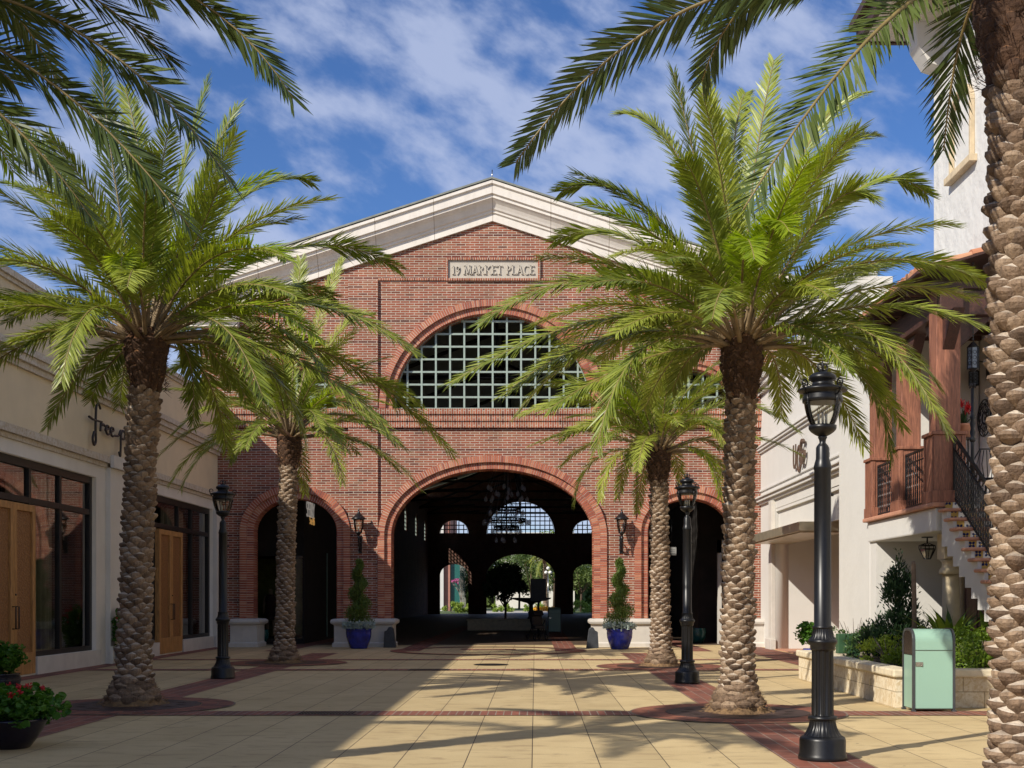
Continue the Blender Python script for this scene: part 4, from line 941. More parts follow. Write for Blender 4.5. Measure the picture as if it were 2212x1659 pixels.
# lamps and decorations on the house (things of their own)
def box_lantern(name, lab, cat, x, y, z, hgt=.36, r=.095):
    o = thing(name, lab, cat, (x, y, z)); f = MB()
    n = 6; ring = lambda rr, zz: [(rr * cos(pi * k / 3), rr * sin(pi * k / 3), zz) for k in range(6)]
    for k in range(6):
        a, b = ring(r, 0)[k], ring(r, hgt)[k]; f.tube([a, b], .009, 4)
        for zz in (0, hgt): f.tube([ring(r, zz)[k], ring(r, zz)[(k + 1) % 6]], .012, 4)
    vs = ring(r * 1.12, hgt) + [(0, 0, hgt + .11)]; f.add(vs, [(k, (k + 1) % 6, 6) for k in range(6)] + [(5, 4, 3, 2, 1, 0)])
    vs = ring(r * .9, 0) + [(0, 0, -.06)]; f.add(vs, [((k + 1) % 6, k, 6) for k in range(6)])
    for k in range(6):
        A = Vector(ring(r, 0)[k]); B = Vector(ring(r, 0)[(k + 1) % 6]); c = (A + B) / 2
        for q in (.25, .5, .75):
            c2 = c + Vector((0, 0, hgt * q)); u = (B - A).normalized(); f.tube([c2 + u * .03 * cos(t) + Vector((0, 0, .03 * sin(t))) for t in [j * pi / 4 for j in range(9)]], .005, 3)
    f.build('lantern_frame', M['iron'], o)
    g_ = MB(); vs = ring(r * .93, .01) + ring(r * .93, hgt - .01); g_.add(vs, [(k, (k + 1) % 6, 6 + (k + 1) % 6, 6 + k) for k in range(6)]); g_.build('lantern_glass', mat_simple('seeded_glass', (0.20, 0.25, 0.33), 0.2), o)
    return o
ly = 20.8; lx = PX(2102, ly); lz = PZ(797, ly)
o = box_lantern('hanging_lantern', 'black iron hanging lantern on a long chain beside the cedar post', 'lantern', lx, ly, lz)
m = MB(); m.tube([(0, 0, .46), (0, 0, 6.3 - lz)], .008, 5)
for k in range(26): m.box(-.014, .014, -.006, .006, .48 + k * .055, .51 + k * .055)
m.build('chain', M['iron'], o)
wy = 22.6; wx = 8.62
o = box_lantern('wall_sconce', 'small black iron wall lantern under the hanging lantern', 'wall lamp', wx, PX(2104, 1) and wx * F / (2104 - PXC), PZ(832, wx * F / (2104 - PXC)), .26, .10)
m = MB(); m.tube([(0, 0, .37), (.02, 0, .45), (.12, 0, .47), (.26, 0, .42)], .012, 5); m.box(.25, .275, -.05, .05, .1, .5); m.build('bracket', M['iron'], o)
# newel pole with finial
py_ = 20.3; npx = PX(2101, py_); m = MB(); zb = 3.0; zt = PZ(832, py_)
m.tube([(0, 0, 0), (0, 0, zt - zb - .05)], .028, 8); m.lathe([(.03, 0), (.05, .02), (.05, .06), (.03, .08), (.045, .16), (.03, .22), (.045, .30), (.03, .36), (.05, .40), (.03, .44)], (0, 0, PZ(955, py_) - zb), 12)
for k in range(5): m.tube([(.05 * cos(2 * pi * k / 5), .05 * sin(2 * pi * k / 5), zt - zb - .05), (.035 * cos(2 * pi * k / 5), .035 * sin(2 * pi * k / 5), zt - zb + .04)], .008, 4)
tag(m.build('iron_pole', M['iron'], loc=(npx, py_, zb)), 'slim black turned iron pole rising behind the stair railing', 'pole')
# wall art disc
ay = 8.80 * F / (2126 - PXC); m = MB(); ac = Vector((8.80, ay, PZ(903, ay)))
rnd = random.Random(5)
for rr in (.36, .12): m.tube([(0, rr * cos(a), rr * sin(a) * 1.0) for a in [q * pi / 16 for q in range(33)]], .014, 5)
for k in range(14):
    a0 = 2 * pi * k / 14; pts = []
    for q in range(9): r = .12 + .24 * q / 8; a = a0 + .5 * sin(q * .8) * (1 if k % 2 else -1) ; pts.append((-.05 * (1 - r / .36), r * cos(a), r * sin(a)))
    m.tube(pts, .009, 4)
    c = Vector((0, .25 * cos(a0 + .2), .25 * sin(a0 + .2))); m.tube([c + Vector((-.02, .045 * cos(t), .045 * sin(t))) for t in [j * pi / 5 for j in range(9)]], .008, 4)
tag(m.build('wall_ornament', M['iron'], loc=ac), 'round scrolled iron wall ornament hanging on the white balcony wall', 'wall ornament')
# ceiling lantern under the balcony
cy_ = 22.6; o = thing('ceiling_lantern', 'small black caged lantern hanging under the white balcony', 'lantern', (PX(2003, cy_), cy_, 2.70)); m = MB()
m.lathe([(.10, -.02), (.10, 0)], seg=16); m.lathe([(.015, -.12), (.015, 0)], seg=8)
R6 = lambda r, z: [Vector((r * cos(pi * k / 3), r * sin(pi * k / 3), z)) for k in range(6)]
for k in range(6):
    for (r0, z0, r1, z1) in ((.04, -.12, .15, -.16), (.15, -.16, .15, -.22), (.15, -.22, .06, -.40)): m.tube([R6(r0, z0)[k], R6(r1, z1)[k]], .009, 4)
    for (r, z) in ((.15, -.16), (.15, -.22), (.06, -.40)): m.tube([R6(r, z)[k], R6(r, z)[(k + 1) % 6]], .011, 4)
m.build('lantern_cage', M['iron'], o)
g_ = MB(); g_.add(R6(.145, -.22) + R6(.055, -.40), [(k, (k + 1) % 6, 6 + (k + 1) % 6, 6 + k) for k in range(6)]); g_.build('lantern_glass', M['clear'], o)
# iron chair on the balcony
chx = PX(2138, 19.9) + 0.1; o = thing('iron_chair', 'black scrolled iron chair on the upper landing, half hidden by the big palm trunk', 'chair', (7.9, 21.6, bz + .02)); m = MB()
for sx in (-.2, .2):
    for sy_ in (-.2, .2): m.tube([(sx, sy_, 0), (sx * .9, sy_ * .9, .45)], .013, 5)
m.build('leg', M['iron'], o); m = MB(); m.lathe([(.23, .44), (.24, .46), (.23, .48)], seg=20); m.build('seat', M['iron'], o)
m = MB(); m.tube([(-.22, .2, .46), (-.25, .24, .8), (-.12, .27, 1.02), (.12, .27, 1.02), (.25, .24, .8), (.22, .2, .46)], .013, 5)
for k in range(-2, 3): m.tube([(k * .06, .2, .46), (k * .09, .25, .75), (k * .05, .27, 1.0)], .009, 4)
m.build('backrest', M['iron'], o)
# ================================================================ PALMS
def frond_mesh(C, P1, P2, rnd, pairs=84, maxlen=0.43, width=0.030, young=False, seg=18, nostart=0.17, plume=1.0, face=0.0, back=False):
    C, P1, P2 = Vector(C), Vector(P1), Vector(P2); mb = MB()
    B = lambda t: C * (1 - t) ** 2 + P1 * 2 * t * (1 - t) + P2 * t * t
    D = lambda t: ((P1 - C) * 2 * (1 - t) + (P2 - P1) * 2 * t).normalized()
    L_ = sum((B((i + 1) / 20) - B(i / 20)).length for i in range(20))
    chord = (P2 - C); hor = Vector((chord.x, chord.y, 0))
    if hor.length < .2: hor = Vector((rnd.uniform(-1, 1), rnd.uniform(-1, 1), 0))
    side0 = Vector((0, 0, 1)).cross(hor.normalized()); tw = rnd.uniform(-.5, .5)
    pts = [B(i / seg) for i in range(seg + 1)]
    mb.tube(pts[:6], [0.042 - 0.0055 * i for i in range(6)], 5, 2)
    mb.tube(pts[5:], [0.014 * (1 - i / (seg - 4)) + 0.004 for i in range(seg - 4)], 5, 1)
    vs = []; fs = []; o = 0
    for i in range(pairs):
        t = nostart + (1 - nostart) * (i + .5) / pairs; p = B(t); T = D(t); 
        s_ = (side0 - T * side0.dot(T)).normalized()
        if face:
            q_ = T.cross(Vector((0, 1, 0)))
            if q_.length > .15:
                q_.normalize(); q_ = q_ if q_.dot(s_) >= 0 else -q_
                if back:
                    n_ = SUN - back[0]; n_ = (n_ - T * n_.dot(T))
                    if n_.length > .1: q_ = n_.normalized().cross(T); q_ = q_ if q_.dot(s_) >= 0 else -q_
                    s_ = s_ * (1 - back[1]) + q_ * back[1] - q_ * face + s_ * face
                s_ = (s_ * (1 - face) + q_ * face); s_ = (s_ - T * s_.dot(T)).normalized()
        U = s_.cross(T).normalized() if True else None
        if U.z < 0 and abs(T.z) < .9: U = -U
        u = (t - nostart) / (1 - nostart)
        prof_ = min(1.0, 0.40 + u * 3.2) * (1.0 if u < .70 else max(.50, 1 - (u - .70) * 1.6))
        for sg_ in (-1, 1):
            L1 = maxlen * prof_ * rnd.uniform(.82, 1.12); ang = radians(47 - 17 * u + rnd.uniform(-8, 8))
            v = rnd.choice((-.25, .10, .45)) * plume * (1 - .45 * u) + rnd.uniform(-.15, .15) + tw * .25 * sg_
            d = T * cos(ang) + (s_ * sg_ * cos(v) + U * sin(v)) * sin(ang); d.normalize()
            n = d.cross(T.cross(d)).normalized() if False else d.cross(U); 
            if n.length < .1: n = d.cross(s_)
            n.normalize(); n = Matrix.Rotation(rnd.uniform(-.5, .5), 3, d) @ n
            w = width * (.65 + .35 * prof_) / 2; g_ = Vector((0, 0, -1)) * L1 * L1 * rnd.uniform(.06, .30)
            m1 = p + d * L1 * .38 + g_ * .12; m2 = p + d * L1 * .72 + g_ * .5; e = p + d * L1 + g_
            vs += [p + n * w * .35, p - n * w * .35, m1 - n * w, m1 + n * w, m2 - n * w * .72, m2 + n * w * .72, e]
            fs += [(o, o + 1, o + 2, o + 3), (o + 3, o + 2, o + 4, o + 5), (o + 5, o + 4, o + 6)]; o += 7
    mb.add(vs, fs, 0)
    if not young:
        for i in range(12):
            t = .06 + .11 * i / 12; p = B(t); T = D(t); s_ = T.cross(Vector((0, 0, 1))).normalized() if abs(T.z) < .95 else Vector((1, 0, 0))
            for sg_ in (-1, 1):
                d = (T * .6 + s_ * sg_ + Vector((0, 0, rnd.uniform(0, .5)))).normalized() * rnd.uniform(.06, .16); mb.add([p + T * .008, p - T * .008, p + d], [(0, 1, 2)], 2)
    return mb
def boots(mb, path, rad, rnd, z0, z1, step, per, size=1.0, out=.075, mi=(0, 1), hi=5, near_sm=False):
    """overlapping cut leaf bases spiralling up the trunk"""
    z = z0; row = 0
    while z < z1:
        c, r = path(z), rad(z)
        for k in range(per):
            a = 2 * pi * (k + .5 * (row % 2)) / per + row * .06 + rnd.uniform(-.07, .07); R_ = Vector((cos(a), sin(a), 0)); T = Vector((-sin(a), cos(a), 0)); Z = Vector((0, 0, 1))
            w = 2 * pi * (r + .03) / per * .58 * rnd.uniform(.84, 1.12); hgt = step * rnd.uniform(.9, 1.25); ou = out * rnd.uniform(.7, 1.25); cz = z + rnd.uniform(-.022, .022)
            lean = rnd.uniform(-.18, .18)
            prof_ = [(-1.15, -.12), (-.80, .40), (-.35, .78), (.08, 1.0), (.30, .95)]; cutp = [(.30, .92), (.58, .55), (.98, -.05)]
            def P_(u, v, o_): return Vector((c[0], c[1], cz)) + T * (u * w) + Z * (v * hgt + lean * u * hgt) + R_ * (r - .012 + ou * o_ - u * u * w * w / (2 * r) * .9)
            us = [-1, -.72, -.3, .12, .55, .85, 1]; vs = []; tip = rnd.uniform(-.3, .3)
            wp = [.12, .55, .90, 1.0, .97]
            for (v, o_), sc_ in zip(prof_, wp):
                for u in us: vs.append(P_(u * sc_, v * (1 - .25 * u * u) if v < 0 else v + .18 * (1 - abs(u - tip)) * (v > .1), (o_ * (1 - u ** 4) * (1 - .25 * u * u) - .1 * abs(u) ** 3) * rnd.uniform(.95, 1.05)))
            n = len(us); fs = [(i * n + j, i * n + j + 1, (i + 1) * n + j + 1, (i + 1) * n + j) for i in range(4) for j in range(n - 1)]
            mb.add(vs, fs, mi[0], near_sm)
            vs = []
            for (v, o_), sc_ in zip(cutp, (.96, .74, .42)):
                for u in us: vs.append(P_(u * sc_, v + (.18 * (1 - abs(u - tip)) if v < .4 else 0), (o_ * (1 - u ** 4) * (1 - .25 * u * u) - .1 * abs(u) ** 3)))
            fs = [(i * n + j, i * n + j + 1, (i + 1) * n + j + 1, (i + 1) * n + j) for i in range(2) for j in range(n - 1)]
            mb.add(vs, fs, mi[1], False)
        z += step * rnd.uniform(.96, 1.04); row += 1
def make_palm(lab, base, top, zc, r0, fr, nrand, L, seed, per=7, step=.074, head=.6, near=False, leafm='frond', face=.32, rand_elev=(8, 85), az=None, hi=84, cap=True):
    rnd = random.Random(seed); bx_, by_ = base; tx, ty = top
    o = thing('palm_tree', lab, 'palm tree', (bx_, by_, 0), group='date palms lining the plaza')
    rel = lambda v: Vector(v) - Vector((bx_, by_, 0))
    path = lambda z: ((tx - bx_) * (max(z, 0) / zc) ** 1.3, (ty - by_) * (max(z, 0) / zc) ** 1.3)
    rad = lambda z: r0 * (1.0 + .42 * math.exp(-z / .45) - .10 * z / zc)
    m = MB()
    nz_ = 40
    zs_ = [zc * i / nz_ for i in range(nz_ + 1)]; vs = []
    for z in zs_:
        c = path(z)
        for k in range(20): a = 2 * pi * k / 20; rr = rad(z) * (1 + .03 * noise.noise(Vector((cos(a) * 4, sin(a) * 4, z * 8)))); vs.append((c[0] + rr * cos(a), c[1] + rr * sin(a), z))
    m.add(vs, [(i * 20 + k, i * 20 + (k + 1) % 20, (i + 1) * 20 + (k + 1) % 20, (i + 1) * 20 + k) for i in range(nz_) for k in range(20)], 2, True)
    boots(m, path, rad, rnd, .28, zc - head, step, per, out=.10 if near else .095)
    # loose fibre between boots
    for _ in range(500 if near else 160):
        z = rnd.uniform(.3, zc - head); a = rnd.uniform(0, 2 * pi); c = path(z); r = rad(z) + .01
        p = Vector((c[0] + r * cos(a), c[1] + r * sin(a), z)); d = Vector((cos(a) * rnd.uniform(.3, 1), sin(a) * rnd.uniform(.3, 1), rnd.uniform(-1.2, .8))) + Vector((-sin(a), cos(a), 0)) * rnd.uniform(-1, 1)
        d = d.normalized() * rnd.uniform(.03, .09); n = d.orthogonal().normalized() * .003; m.add([p + n, p - n, p + d], [(0, 1, 2)], 2)
    m.build('trunk', [M['bark'], M['cut'], M['fibre']], o)
    # root flare
    m = MB(); vs = []; nr = 12
    for i in range(nr):
        q = i / (nr - 1); rr = (.54 - .28 * q ** .7) * (r0 / .19) ** .6; z = .24 * q ** 1.3
        for k in range(48):
            a = 2 * pi * k / 48; j = 1 + .22 * noise.noise(Vector((cos(a) * 5, sin(a) * 5, z * 9 + seed))) + rnd.uniform(-.025, .025); vs.append((rr * j * cos(a), rr * j * sin(a), z + .015 * rnd.random()))
    m.add(vs, [(i * 48 + k, i * 48 + (k + 1) % 48, (i + 1) * 48 + (k + 1) % 48, (i + 1) * 48 + k) for i in range(nr - 1) for k in range(48)], 0, True)
    for _ in range(700):
        a = rnd.uniform(0, 2 * pi); q = rnd.random(); rr = (.60 - .30 * q ** .7) * (r0 / .19) ** .6; p = Vector((rr * cos(a), rr * sin(a), .36 * q ** 1.3)); d = Vector((cos(a), sin(a), rnd.uniform(-.6, .7))).normalized() * rnd.uniform(.02, .08); n = d.orthogonal().normalized() * .004; m.add([p + n, p - n, p + d], [(0, 1, 2)], 0)
    boots(m, lambda z: (0, 0), lambda z: (.44 - .45 * z) * (r0 / .19) ** .6, rnd, .12, .36, .075, per + 2, out=.05, mi=(1, 1))
    m.build('root_flare', [M['root'], M['bark']], o)
    # fibrous head
    m = MB(); cx_, cy_2 = tx - bx_, ty - by_; vs = []; nr = 12
    for i in range(nr):
        q = i / (nr - 1); rr = r0 * (1.02 + .55 * sin(min(1, q * 1.5) * pi / 2) - .5 * max(0, q - .7)); z = zc - head + q * (head + .25)
        for k in range(32): a = 2 * pi * k / 32; j = 1 + .18 * noise.noise(Vector((cos(a) * 4, sin(a) * 4, z * 7 + seed))); vs.append((cx_ + rr * j * cos(a), cy_2 + rr * j * sin(a), z))
    m.add(vs, [(i * 32 + k, i * 32 + (k + 1) % 32, (i + 1) * 32 + (k + 1) % 32, (i + 1) * 32 + k) for i in range(nr - 1) for k in range(32)], 0, True)
    boots(m, lambda z: (cx_, cy_2), lambda z: r0 * (1.05 + .5 * min(1, (z - zc + head) / head * 1.3)), rnd, zc - head + .02, zc + .12, .10, per + 2, out=.06, mi=(0, 1))
    for _ in range(900):
        z = rnd.uniform(zc - head - .05, zc + .3); a = rnd.uniform(0, 2 * pi); r = r0 * 1.5; p = Vector((cx_ + r * cos(a), cy_2 + r * sin(a), z)); d = Vector((cos(a), sin(a), rnd.uniform(-.9, 1.4))).normalized() * rnd.uniform(.04, .16); n = d.orthogonal().normalized() * .005; m.add([p + n, p - n, p + d], [(0, 1, 2)], rnd.choice((0, 0, 1)))
    m.build('fibrous_head', [M['fibre'], M['fibre2']], o)
    Cc = Vector((tx, ty, zc + .05))
    k = 0
    for f in fr:
        yg = False
        if len(f) == 6: yg = f[5]; f = f[:5]
        p1x, p1y, p2x, p2y, dy = f
        Y1 = ty + dy * .45; Y2 = ty + dy
        P1 = Vector((PX(p1x, Y1), Y1, PZ(p1y, Y1))); P2 = Vector((PX(p2x, Y2), Y2, PZ(p2y, Y2)))
        st = (P1 - Cc).normalized(); s0 = Cc + Vector((st.x, st.y, 0)) * r0 * .8 + Vector((0, 0, .05))
        L_ = (P1 - Cc).length + (P2 - P1).length
        fm = frond_mesh(rel(s0), rel(P1), rel(P2), rnd, pairs=int(max(60, min(200, L_ * (36 if face > .5 else 46)))), maxlen=(.34 if face > .5 else .43) if L_ > 2.5 else .35, width=(.021 if face > .5 else .022), young=yg, plume=.8, face=face, back=((-(s0 + P2) / 2 + Vector((0, 0, H))).normalized(), .85) if face > .5 and not near else None)
        fm.build('frond', [M['frondy'] if yg else M[leafm], M['rachis'], M['petiole']], o)
    for i in range(nrand):
        a = (az[0] + (az[1] - az[0]) * rnd.random()) if az else 2 * pi * (i * .618 % 1) + rnd.uniform(-.2, .2)
        q = (i + .5) / nrand; e0 = radians(rand_elev[0] + (rand_elev[1] - rand_elev[0]) * q); Lf = L * rnd.uniform(.85, 1.08) * (.9 if q > .85 else 1)
        d0 = Vector((cos(a) * cos(e0), sin(a) * cos(e0), sin(e0))); e1 = e0 - radians(rnd.uniform(60, 105) * (1 - .35 * q)); d1 = Vector((cos(a) * cos(e1), sin(a) * cos(e1), sin(e1)))
        s0 = Cc + Vector((cos(a), sin(a), 0)) * r0 * (1.0 - .6 * q); P1 = s0 + d0 * Lf * .52; P2 = P1 + d1 * Lf * .52
        yg = (rnd.random() < .10)
        frond_mesh(rel(s0), rel(P1), rel(P2), rnd, pairs=int(hi * 1.7), maxlen=.43 * L / 4.0 + .03, width=.022, young=yg, plume=.9).build('frond', [M['frondy'] if yg else M[leafm], M['rachis'], M['petiole']], o)
    return o
RIGHT = [(1330, 480, 1035, 700, -.6), (1350, 590, 972, 828, -1.0), (1330, 650, 1088, 852, -.4), (1390, 740, 1185, 885, -1.2), (1480, 225, 1345, 245, 1.0), (1390, 320, 1213, 413, .6),
         (1400, 430, 1199, 520, .3), (1520, 420, 1456, 158, .2), (1585, 440, 1519, 153, .8), (1610, 400, 1672, 130, 1.2), (1720, 225, 1862, 202, .9), (1745, 280, 1888, 290, 1.2), (1850, 270, 2003, 420, .5),
         (1800, 340, 1885, 430, -.8), (1860, 470, 2128, 610, .2), (1890, 590, 2135, 712, -.6), (1905, 640, 2047, 932, -1.0), (1845, 640, 1893, 850, .6), (1770, 715, 1866, 964, .2), (1690, 725, 1688, 900, 1.2),
         (1490, 725, 1452, 846, 1.0), (1530, 410, 1478, 345, -1.6), (1655, 400, 1705, 500, -2.2, True), (1600, 420, 1630, 560, -2.6, True), (1700, 560, 1790, 640, -2.6), (1540, 520, 1440, 560, -2.4), (1420, 610, 1300, 780, 1.8), (1750, 610, 1960, 560, 1.6),
         (1440, 560, 1250, 620, -1.9), (1560, 300, 1610, 200, 1.8), (1470, 620, 1330, 720, -2.3), (1720, 640, 1830, 800, -2.0)]
LEFT = [(500, 335, 672, 392, .6), (620, 425, 860, 580, .2), (530, 465, 618, 560, -1.6, True), (655, 560, 897, 762, -.2), (690, 640, 977, 980, .4), (600, 685, 832, 918, -.8), (560, 585, 682, 735, -1.8, True), (430, 700, 417, 915, 0.6),
        (440, 690, 500, 835, 1.2), (190, 730, 102, 922, .1), (230, 770, 196, 865, 1.0), (150, 640, -40, 655, -.4), (180, 560, -70, 560, .2), (120, 660, 60, 748, -1.0), (160, 420, 18, 395, .3), (170, 380, 25, 262, .6),
        (240, 400, 218, 128, .3), (330, 400, 270, 190, 1.0), (370, 420, 448, 172, .2), (410, 400, 512, 232, .8), (400, 470, 510, 292, -.6), (430, 520, 474, 398, -1.4), (260, 480, 262, 590, -2.5, True), (300, 450, 330, 330, -2.2),
        (210, 520, 110, 470, -2.0), (520, 560, 720, 640, 1.4), (90, 560, -90, 700, .8), (240, 640, 90, 640, -2.0), (480, 560, 640, 640, -2.4)]
ML = [(500, 800, 372, 938, 0), (470, 720, 372, 800, .8), (560, 760, 520, 780, -2.2, True), (700, 780, 860, 962, -.8), (660, 820, 748, 976, -1.4), (780, 740, 912, 880, .4), (560, 640, 470, 640, .5), (640, 650, 650, 560, .6), (720, 660, 800, 680, .2), (540, 900, 500, 1000, -.6), (520, 760, 400, 860, .8), (690, 640, 740, 560, .8)]
MR = [(1300, 800, 1125, 897, -.4), (1330, 860, 1210, 950, -1.0), (1370, 930, 1358, 1000, -.2), (1360, 760, 1210, 760, .6), (1560, 790, 1725, 932, 0), (1520, 850, 1568, 965, -1.2), (1400, 740, 1350, 690, .5), (1480, 740, 1540, 690, .5), (1330, 800, 1190, 830, .3), (1350, 830, 1290, 830, -1.8, True), (1540, 760, 1660, 800, .8), (1430, 760, 1420, 700, -.6)]
NR = [(1460, -170, 1114, 352, .4), (1620, -190, 1516, 176, .9), (1950, -110, 1606, 452, -1.6), (2075, -80, 2038, 326, .9), (1800, -420, 1500, -160, .6)]
NL = [(330, -290, 632, 212, .2), (130, -170, 497, 392, -.3), (20, -60, 408, 490, -.1), (-80, 60, 196, 470, .3), (-200, -40, 30, 180, .6), (60, -300, 330, 10, .9), (-60, -240, 120, 170, 1.4)]
make_palm('tall date palm with pale sunlit trunk, just left of the nearest lamp post', (2.80, 17.3), (2.84, 17.2), PZ(762, 17.2), .165, RIGHT, 30, 3.7, 11, per=7, az=None)
make_palm('date palm in shade before the cream shop doors, its long fronds reaching over the plaza', (-5.95, 18.5), (-5.74, 18.45), PZ(748, 18.45), .18, LEFT, 30, 3.9, 12, per=7)
make_palm('slender date palm before the left brick arch, behind the left lamp post', (-6.10, 30.4), (-5.98, 30.4), PZ(952, 30.4), .17, ML, 34, 3.5, 13, per=7, hi=64)
make_palm('date palm with yellowish frond bases before the right brick arch', (2.92, 29.0), (2.86, 29.0), PZ(985, 29.0), .165, MR, 36, 3.2, 14, per=7, hi=64)
make_palm('palm with huge rough trunk at the right edge, fronds hanging from above', (3.46, 8.8), (3.40, 8.8), 5.85, .172, NR, 18, 3.7, 15, per=7, step=.071, near=True, leafm='frond_backlit', face=.6, rand_elev=(58, 84), az=None)
make_palm('palm out at the left whose dark backlit fronds hang across the top left sky', (-5.95, 9.0), (-5.95, 9.0), 5.85, .20, NL, 18, 4.0, 16, per=7, leafm='frond_backlit', face=.51, rand_elev=(30, 85), az=None)
for i, (x, y) in enumerate(PALMS):
    lab = ['grate at the foot of the shaded palm before the cream shop', 'grate at the foot of the palm before the left brick arch', 'grate around the pale palm trunk beside the nearest lamp post', 'grate around the palm before the right brick arch',
           'grate around the huge palm trunk at the right edge', 'grate around the palm outside the left edge'][i]
    tree_grate(x, y, 'round rusty iron ' + lab)
# ================================================================ LAMP POSTS
def lamp_post(lab, x, y, rz=0.35):
    o = thing('lamp_post', lab, 'lamp post', (x, y, 0), rz, 'black lamp posts along the plaza')
    m = MB()
    m.lathe([(.235, 0), (.24, .02), (.235, .05), (.225, .07), (.225, .20), (.215, .225), (.19, .24)], seg=48)
    m.lathe([(.19, .235), (.165, .27), (.14, .32), (.128, .37), (.125, .40)], seg=96, flute=(.24, .37, 24, .06), cap=False)
    m.lathe([(.14, .395), (.145, .41), (.14, .43), (.115, .44)], seg=48)
    m.build('base', M['black'], o)
    m = MB(); m.lathe([(.108, .43), (.108, .46), (.106, 1.06), (.108, 1.09)], seg=96, flute=(.45, 1.07, 12, .14), cap=False)
    m.lathe([(.115, 1.08), (.122, 1.10), (.122, 1.13), (.14, 1.15), (.145, 1.17), (.135, 1.19)], seg=48)
    m.lathe([(.135, 1.185), (.11, 1.22), (.098, 1.27), (.094, 1.30)], seg=96, flute=(1.18, 1.29, 24, .07), cap=False)
    m.lathe([(.1, 1.295), (.1, 1.315), (.084, 1.325), (.082, 2.86), (.088, 2.87), (.088, 2.89), (.078, 2.93), (.066, 2.97), (.064, 3.08), (.055, 3.10), (.030, 3.13), (.034, 3.16), (.045, 3.18), (.040, 3.20), (.032, 3.21)], seg=40)
    m.tube([(.08, 0, 2.62), (.12, 0, 2.62)], .016, 8)
    m.build('shaft', M['black'], o)
    m = MB(); m.lathe([(.035, 3.19), (.075, 3.21), (.11, 3.235), (.132, 3.26), (.136, 3.275), (.136, 3.30), (.12, 3.305)], seg=40)
    m.lathe([(.178, 3.525), (.196, 3.53), (.198, 3.56), (.188, 3.60), (.19, 3.625), (.236, 3.635), (.244, 3.648), (.236, 3.66), (.17, 3.68), (.105, 3.70), (.10, 3.735), (.128, 3.75), (.135, 3.768), (.13, 3.79), (.10, 3.815), (.05, 3.828), (.02, 3.835)], seg=48)
    # finial: two scrolls and a spike
    for sg_ in (-1, 1):
        m.tube([(sg_ * (.028 + .028 * cos(t)), 0, 3.875 + .034 * sin(t)) for t in [q * pi / 6 for q in range(-4, 10)]], .009, 5)
        m.tube([(sg_ * .04, 0, 3.85), (sg_ * .02, 0, 3.83), (0, 0, 3.83)], .012, 5)
    m.tube([(0, 0, 3.82), (0, 0, 3.90), (0, 0, 3.945)], [.012, .014, .003], 6)
    m.build('lantern_cap', M['black'], o)
    gl = MB(); gl.lathe([(.112, 3.30), (.135, 3.345), (.158, 3.41), (.174, 3.48), (.180, 3.525)], seg=40, cap=False); gl.build('lantern_glass', M['clear'], o)
    for q in range(4):
        a = pi / 2 * q + .2; m = MB(); c, s_ = cos(a), sin(a)
        R3 = lambda r, z: (r * c, r * s_, z)
        m.tube([R3(.125, 3.29), R3(.15, 3.345), R3(.172, 3.41), R3(.188, 3.48), R3(.196, 3.53), R3(.205, 3.60)], [.008, .008, .009, .010, .012, .010], 5)
        for z in (3.50, 3.52, 3.55, 3.575): m.lathe([(.004, z - .009), (.015, z), (.004, z + .009)], (R3(.196, 0)[0], R3(.196, 0)[1], 0), 8)
        m.tube([R3(.215, 3.60), R3(.25, 3.64)] + [R3(.235 + .036 * cos(t), 3.70 + .036 * sin(t)) for t in [-.9 + q2 * .5 for q2 in range(10)]], .009, 5)
        m.lathe([(.003, -.012), (.014, 0), (.003, .012)], R3(.237, 3.695), 8)
        m.build('scroll_bracket', M['black'], o)
    m = MB(); m.lathe([(.05, 3.30), (.05, 3.315)], seg=20)
    m.build('candle_plate', M['brass'], o)
    for q in range(3):
        a = 2 * pi * q / 3; m = MB(); m.lathe([(.0125, 3.31), (.0125, 3.42)], (.042 * cos(a), .042 * sin(a), 0), 10, 0); m.lathe([(.006, 3.42), (.014, 3.44), (.012, 3.465), (.003, 3.50)], (.042 * cos(a), .042 * sin(a), 0), 10, 1); m.build('candle', [M['whitep'], M['clear']], o)
    return o
lp = lamp_post('nearest black lamp post with clear lantern between pale palm and mint bin', 2.84, 12.35)
dup(lp, (2.84, 23.35, 0), 'farther black lamp post on the right, standing in front of the right brick arch')
dup(lp, (-6.17, 24.7, 0), 'shaded black lamp post on the left by the cream shop corner')
